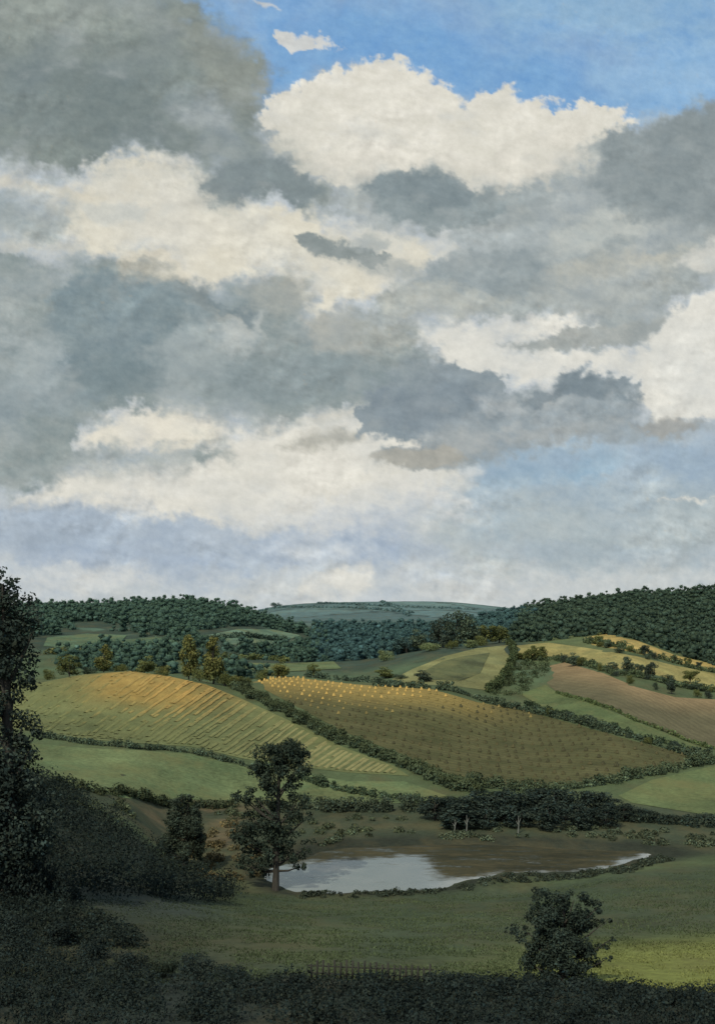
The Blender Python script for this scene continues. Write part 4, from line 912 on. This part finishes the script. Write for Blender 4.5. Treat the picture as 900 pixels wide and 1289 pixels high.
thicket('woodland', 'dark green wood covering the hills at left', None, 0, 0, 4.3, 5.6, 2.3, srgb(58, 78, 69), .52, 460000, 41, tall=3, world=[pw(-200, 430), pw(300, 430), pw(400, 480), pw(420, 700), pw(380, 860), pw(200, 930), pw(-200, 930)],
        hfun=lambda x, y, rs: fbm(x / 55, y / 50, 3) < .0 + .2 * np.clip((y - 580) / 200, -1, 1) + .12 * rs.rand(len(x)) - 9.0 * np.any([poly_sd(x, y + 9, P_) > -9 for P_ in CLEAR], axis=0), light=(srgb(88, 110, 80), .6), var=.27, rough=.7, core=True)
thicket('woodland', 'bluish wood in the valley between the hills', None, 0, 0, 4.8, 5.6, 2.6, srgb(58, 82, 81), .62, 230000, 42, tall=3, world=[pw(390, 560), pw(500, 560), pw(640, 640), pw(680, 780), pw(650, 930), pw(400, 930), pw(395, 800)], hfun=sparse(.3), light=(srgb(86, 112, 98), .55), var=.25, rough=.7, core=True)  # bluish tint holds distance haze in the leaf colour
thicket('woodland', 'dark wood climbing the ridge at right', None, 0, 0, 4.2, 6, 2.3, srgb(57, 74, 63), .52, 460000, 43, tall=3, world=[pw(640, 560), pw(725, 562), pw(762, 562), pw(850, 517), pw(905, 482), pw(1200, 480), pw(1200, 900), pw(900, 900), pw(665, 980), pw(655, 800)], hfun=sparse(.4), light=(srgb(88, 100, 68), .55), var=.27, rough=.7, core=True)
SK = [(38,765,860,16),(75,760,870,14),(115,757,870,20),(140,762,868,14),(190,762,868,10),(232,757,865,26),(262,758,862,26),(300,766,870,18)]
words = ['skyline tree nearest the big left tree','small skyline tree second from the left','broad skyline tree on the left hill','low skyline tree right of the broad one','tiny skyline tree in the dip of the left hill','broad tree on the highest part of the left hill','broad tree right of the hilltop one on the left hill','skyline tree at the right end of the left hill']
for (x, t, D, w), l in zip(SK, words): small_tree(l, 'trees on the left skyline', x, t + 2, crest(x) - 6, w * 1.2, 'round', 'wood')
SK = [(700,764,900,16),(730,757,880,18),(757,752,870,18),(785,748,865,20),(812,744,862,18),(835,741,860,20),(858,738,860,22),(878,744,858,16),(893,738,858,16),(908,742,858,20)]
words = ['lowest skyline tree of the right ridge','second lowest skyline tree of the right ridge','third skyline tree up the right ridge','skyline tree midway up the right ridge','fifth skyline tree up the right ridge','skyline tree left of the ridge top','tallest skyline tree on the right ridge','low skyline tree between the two tall ridge trees','narrow tall skyline tree near the right edge','skyline tree cut by the right edge']
for (x, t, D, w), l in zip(SK, words): small_tree(l, 'trees on the right skyline', x, t + 2, crest(x) - 6, w * 1.2, 'round', 'wood')
small_tree('lone tree on the far blue hill', None, 348, 756, 2500, 16, 'bush', 'blue')
for i, (pp, l) in enumerate(([[(320,768),(380,765),(450,766),(520,772)], 'thin hedge low on the far blue hill'], [[(400,760),(470,763),(540,766),(600,768)], 'thin hedge high on the far blue hill'], [[(480,758),(500,766),(515,776)], 'short hedge running down the far blue hill'])):
    hedge(l, pp, 1300, 3300, 6, 3.2, srgb(84, 106, 102), 2.2, 4, .5, seed=51 + i)  # far hedge colour carries distance haze
for i, (pp, l) in enumerate(([[(270,828),(310,830),(360,832),(420,828)], 'yellowish hedge line in the left wood clearing'], [[(300,815),(350,820),(420,818)], 'dark hedge line across the left wood clearing'], [[(60,824),(120,822),(190,826),(240,830)], 'olive hedge line under the left wood behind the crest trees'], [[(255,806),(300,803),(360,806)], 'dark hedge across the pale clearing high in the left wood'])):
    hedge(l, pp, 430, 700, 3, 2.2, (srgb(94, 102, 64), srgb(56, 70, 58), srgb(96, 100, 62), srgb(56, 70, 58))[i], .8, 30, .6, seed=61 + i)

for n_, (pts, lab) in enumerate((([(645,830),(700,831),(740,839),(775,851),(815,867),(860,877),(905,880)], 'small dark tree in the hedge along the foot of the wheat field'), ([(690,900),(730,910),(780,925),(830,939),(880,953)], 'small dark tree in the hedge above the corn field'), ([(740,809),(800,823),(850,836),(900,847)], 'small dark tree in the line between the two yellow fields'))):
    rr_ = np.random.RandomState(90 + n_)
    for t in np.linspace(.04, .97, (11, 8, 9)[n_]):
        q = t * (len(pts) - 1); i_ = min(int(q), len(pts) - 2); x = pts[i_][0] + (pts[i_+1][0] - pts[i_][0]) * (q - i_) + rr_.uniform(-6, 6); y = pts[i_][1] + (pts[i_+1][1] - pts[i_][1]) * (q - i_)
        bb = at(x, y, 280, 700); hpx = rr_.uniform(9, 17); small_tree(lab, lab.replace('small dark tree', 'small trees'), x, y - hpx, bb[1], hpx * rr_.uniform(.8, 1.2), ('round', 'forked', 'bush')[rr_.randint(3)], ('dark', 'darkgreen', 'olive')[rr_.randint(3)])

# ------------------------------------------------------------------ stooks of corn
M_STRAW = [straw_mat('golden_straw', srgb(156, 130, 70), srgb(190, 162, 94)), straw_mat('dull_straw', srgb(108, 98, 58), srgb(132, 118, 70)), straw_mat('shaded_straw', srgb(62, 62, 42), srgb(82, 78, 50))]  # sunlight and shadow put into straw colours: gold for lit, dark for shaded
def stook_mesh(mt, seed):
    rs = np.random.RandomState(seed); mb = MB()
    for i in range(6):                                              # sheaves leaning together, tied below the flared ears
        a = i * 1.047 + rs.uniform(-.2, .2); bx, by = .42 * math.cos(a), .42 * math.sin(a); tx, ty = .10 * math.cos(a), .10 * math.sin(a)
        P = [np.array((bx + (tx - bx) * t * 1.05, by + (ty - by) * t * 1.05, 1.0 * t)) for t in (0, .35, .68, .86, 1)]
        P[4] += np.array((math.cos(a) * .16, math.sin(a) * .16, rs.uniform(-.05, .08)))
        mb.tube(P, [.3, .27, .2, .24, .1], 7, .18)
    me = mb.mesh('corn_stook'); me.materials.append(mt); return me
SM = [[stook_mesh(m_, 70 + i * 3 + j) for j in range(2)] for i, m_ in enumerate(M_STRAW)]
perp = np.array([-SDIR[1], SDIR[0]]); A = np.array(STUBP); s = A @ perp; u = A @ SDIR; spots = []
for k, sv in enumerate(np.arange(s.min() + 1.5, s.max() - .3, STOOK_ROW)):
    for uv in np.arange(u.min(), u.max(), STOOK_GAP):
        q = uv + (STOOK_GAP / 2 if k % 2 else 0) + random.uniform(-.45, .45); p = q * SDIR + (sv + random.uniform(-.5, .5)) * perp
        if poly_sd(np.array([p[0]]), np.array([p[1]]), STUBP)[0] > 1.0 and CX + p[0] / p[1] * F_PX < 915: spots.append(p)
spots.sort(key=lambda p: p[1]); rest = []
for n_, p in enumerate(spots):
    z = height(p[0], p[1])[0]; px = CX + p[0] / p[1] * F_PX; py = EYE - z / p[1] * F_PX
    below = py - float(STOP(px)); g = below + max(0, px - 440) * .16 + random.uniform(-9, 9)
    i = 0 if g < 20 else (1 if g < 36 else 2); sc = random.uniform(.5, .82); rz = random.uniform(0, 6.28); ln = [random.uniform(-.12, .12) for _ in (0, 1)]
    if n_ >= 300: rest.append((i, p, z, sc, rz)); continue
    o = bpy.data.objects.new('corn_stook', SM[i][random.randint(0, 1)]); C.objects.link(o)
    o.location = (p[0], p[1], z + .04); o.scale = (sc, sc * random.uniform(.8, 1.2), sc * random.uniform(.8, 1.15)); o.rotation_euler = (ln[0], ln[1], rz)
    tag(o, ['golden corn stook in the nearer rows at the sunlit edge of the corn field', 'dull straw stook in the middle of the corn field', 'dark shade-coloured stook in the lower rows of the corn field'][i], 'stook', ['golden corn stooks', 'dull corn stooks', 'dark corn stooks'][i])
V = []; Q = []; MI = []; n = 0                                       # the far rows beyond three hundred
for i, p, z, sc, rz in rest:
    me = SM[i][0]; v = np.array([q.co for q in me.vertices]) * sc; c_, s_ = math.cos(rz), math.sin(rz)
    V.append(np.stack([v[:,0] * c_ - v[:,1] * s_ + p[0], v[:,0] * s_ + v[:,1] * c_ + p[1], v[:,2] + z + .04], 1)); q = np.array([list(f.vertices) for f in me.polygons]); Q.append(q + n); MI += [i] * len(q); n += len(v)
if rest:
    me = make_mesh('far_corn_stooks', np.concatenate(V), quads=np.concatenate(Q))
    for m_ in M_STRAW: me.materials.append(m_)
    me.polygons.foreach_set('material_index', np.array(MI, np.int32))
    tag(link('far_corn_stooks', me, None), 'golden and dull corn stooks in the farthest rows of the corn field', 'stooks', kind='stuff')

# ------------------------------------------------------------------ grass of the near meadow
def meadow_grass():
    rs = np.random.RandomState(77); n = 110000
    D = 62 + 84 * rs.rand(n) ** 1.25; px = rs.uniform(-60, 960, n); X = (px - CX) / F_PX * D
    z, sd = height(X, D, True); den = fbm(X / 5, D / 7, 4); k = (sd < -.6) & (den > -.25 + .3 * rs.rand(n)); X, D, z, px = X[k], D[k], z[k], px[k]; n = len(X)
    h = rs.uniform(.05, .15, n) * (1 + .6 * fbm(X / 9, D / 9, 3)); w = rs.uniform(.03, .08, n); a = rs.rand(n) * 3.14; lx, ly = rs.normal(0, .1, n), rs.normal(0, .1, n)
    V = np.stack([np.stack([X - w * np.cos(a), D - w * np.sin(a), z - .02], 1), np.stack([X + w * np.cos(a), D + w * np.sin(a), z - .02], 1), np.stack([X + lx, D + ly, z + h], 1)], 1).reshape(-1, 3)
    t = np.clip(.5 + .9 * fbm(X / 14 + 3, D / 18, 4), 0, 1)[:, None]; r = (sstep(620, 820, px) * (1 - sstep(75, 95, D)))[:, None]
    c = srgb(62, 74, 51) * (1 - t) + srgb(82, 92, 61) * t; c = c * (1 - .7 * r) + srgb(124, 128, 70) * .7 * r; lf_ = (.85 * (1 - sstep(160, 420, px)))[:, None]; c = c * (1 - lf_) + srgb(50, 58, 45) * lf_; c *= np.exp(rs.normal(0, .16, n))[:, None]  # grass at left darkened in colour like the shadowed ground under it
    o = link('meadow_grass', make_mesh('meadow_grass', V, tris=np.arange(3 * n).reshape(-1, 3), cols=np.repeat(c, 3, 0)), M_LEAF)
    tag(o, 'short rough grass of the near meadow', 'grass', kind='stuff')
meadow_grass()

# ------------------------------------------------------------------ sky
def sky_axis(a, b, step, lo, hi, grow):
    v = list(np.arange(a, b, step)); s = step; x = a; l = []
    while x > lo: s *= grow; x -= s; l.append(x)
    x = v[-1]; s = step; r = []
    while x < hi: s *= grow; x += s; r.append(x)
    return np.array(l[::-1] + v + r)
sx = sky_axis(-40, 940, 1.6, -5000, 5900, 1.12); sy = sky_axis(-60, 800, 1.6, -5200, 900, 1.12)
SX, SY = np.meshgrid(sx, sy); colr = paint_sky(SX, SY).reshape(-1, 3)
dx, dz = (SX.ravel() - CX) / F_PX, (EYE - SY.ravel()) / F_PX
dv = np.stack([dx, np.ones_like(dx), dz], 1); dv /= np.linalg.norm(dv, axis=1)[:, None]
n1, n2 = len(sx), len(sy); si = np.arange(n1 * n2).reshape(n2, n1)
m, nt = mat('clouded_sky'); a_ = nd(nt, 'ShaderNodeAttribute', attribute_name='tint'); g = nd(nt, 'ShaderNodeNewGeometry')
f = math_(nt, 'MULTIPLY', maprange(nt, noise(nt, g.outputs['Position'], .03, 6, .75), .3, .7, .965, 1.035), maprange(nt, noise(nt, g.outputs['Position'], .15, 3, .7), .3, .7, .98, 1.02))
e = nd(nt, 'ShaderNodeEmission'); nt.links.new(scale_col(nt, a_.outputs['Color'], f), e.inputs[0]); o_ = nd(nt, 'ShaderNodeOutputMaterial'); nt.links.new(e.outputs[0], o_.inputs[0])
m.cycles.emission_sampling = 'NONE'
tag(link('sky', make_mesh('sky', dv * 7000, quads=np.stack([si[:-1, :-1], si[:-1, 1:], si[1:, 1:], si[1:, :-1]], -1).reshape(-1, 4), cols=colr, smooth=True), m), 'grey and white clouds with a patch of blue', kind='structure')

# ------------------------------------------------------------------ light and camera
SUN_EL, SUN_AZ = math.radians(42), math.radians(-158)               # azimuth from +Y, clockwise: behind the left shoulder
w = bpy.data.worlds.new('World'); bpy.context.scene.world = w; w.use_nodes = True; nt = w.node_tree
sk = nt.nodes.new('ShaderNodeTexSky'); sk.sky_type = 'NISHITA'; sk.sun_disc = False; sk.sun_elevation = SUN_EL; sk.sun_rotation = SUN_AZ
bg = nt.nodes['Background']; bg.inputs['Strength'].default_value = .15; nt.links.new(sk.outputs[0], bg.inputs[0])
sl = bpy.data.lights.new('sun', 'SUN'); sl.energy = 3.3; sl.angle = math.radians(.6); sl.color = (1, .93, .8)
so = bpy.data.objects.new('sun', sl); C.objects.link(so)
sdv = Vector((math.sin(SUN_AZ) * math.cos(SUN_EL), math.cos(SUN_AZ) * math.cos(SUN_EL), math.sin(SUN_EL)))
so.rotation_euler = sdv.to_track_quat('Z', 'Y').to_euler()
cam = bpy.data.cameras.new('camera'); co = bpy.data.objects.new('camera', cam); C.objects.link(co)
co.location = (0, 0, 0); co.rotation_euler = (math.pi / 2, 0, 0)
cam.sensor_fit = 'VERTICAL'; cam.sensor_height = 24; cam.lens = 24 * F_PX / 1289; cam.shift_y = (EYE - 644.5) / 1289; cam.shift_x = 0
cam.clip_start = .1; cam.clip_end = 30000
S = bpy.context.scene; S.camera = co
S.view_settings.view_transform = 'Standard'; S.view_settings.look = 'None'; S.view_settings.exposure = 0; S.view_settings.gamma = 1
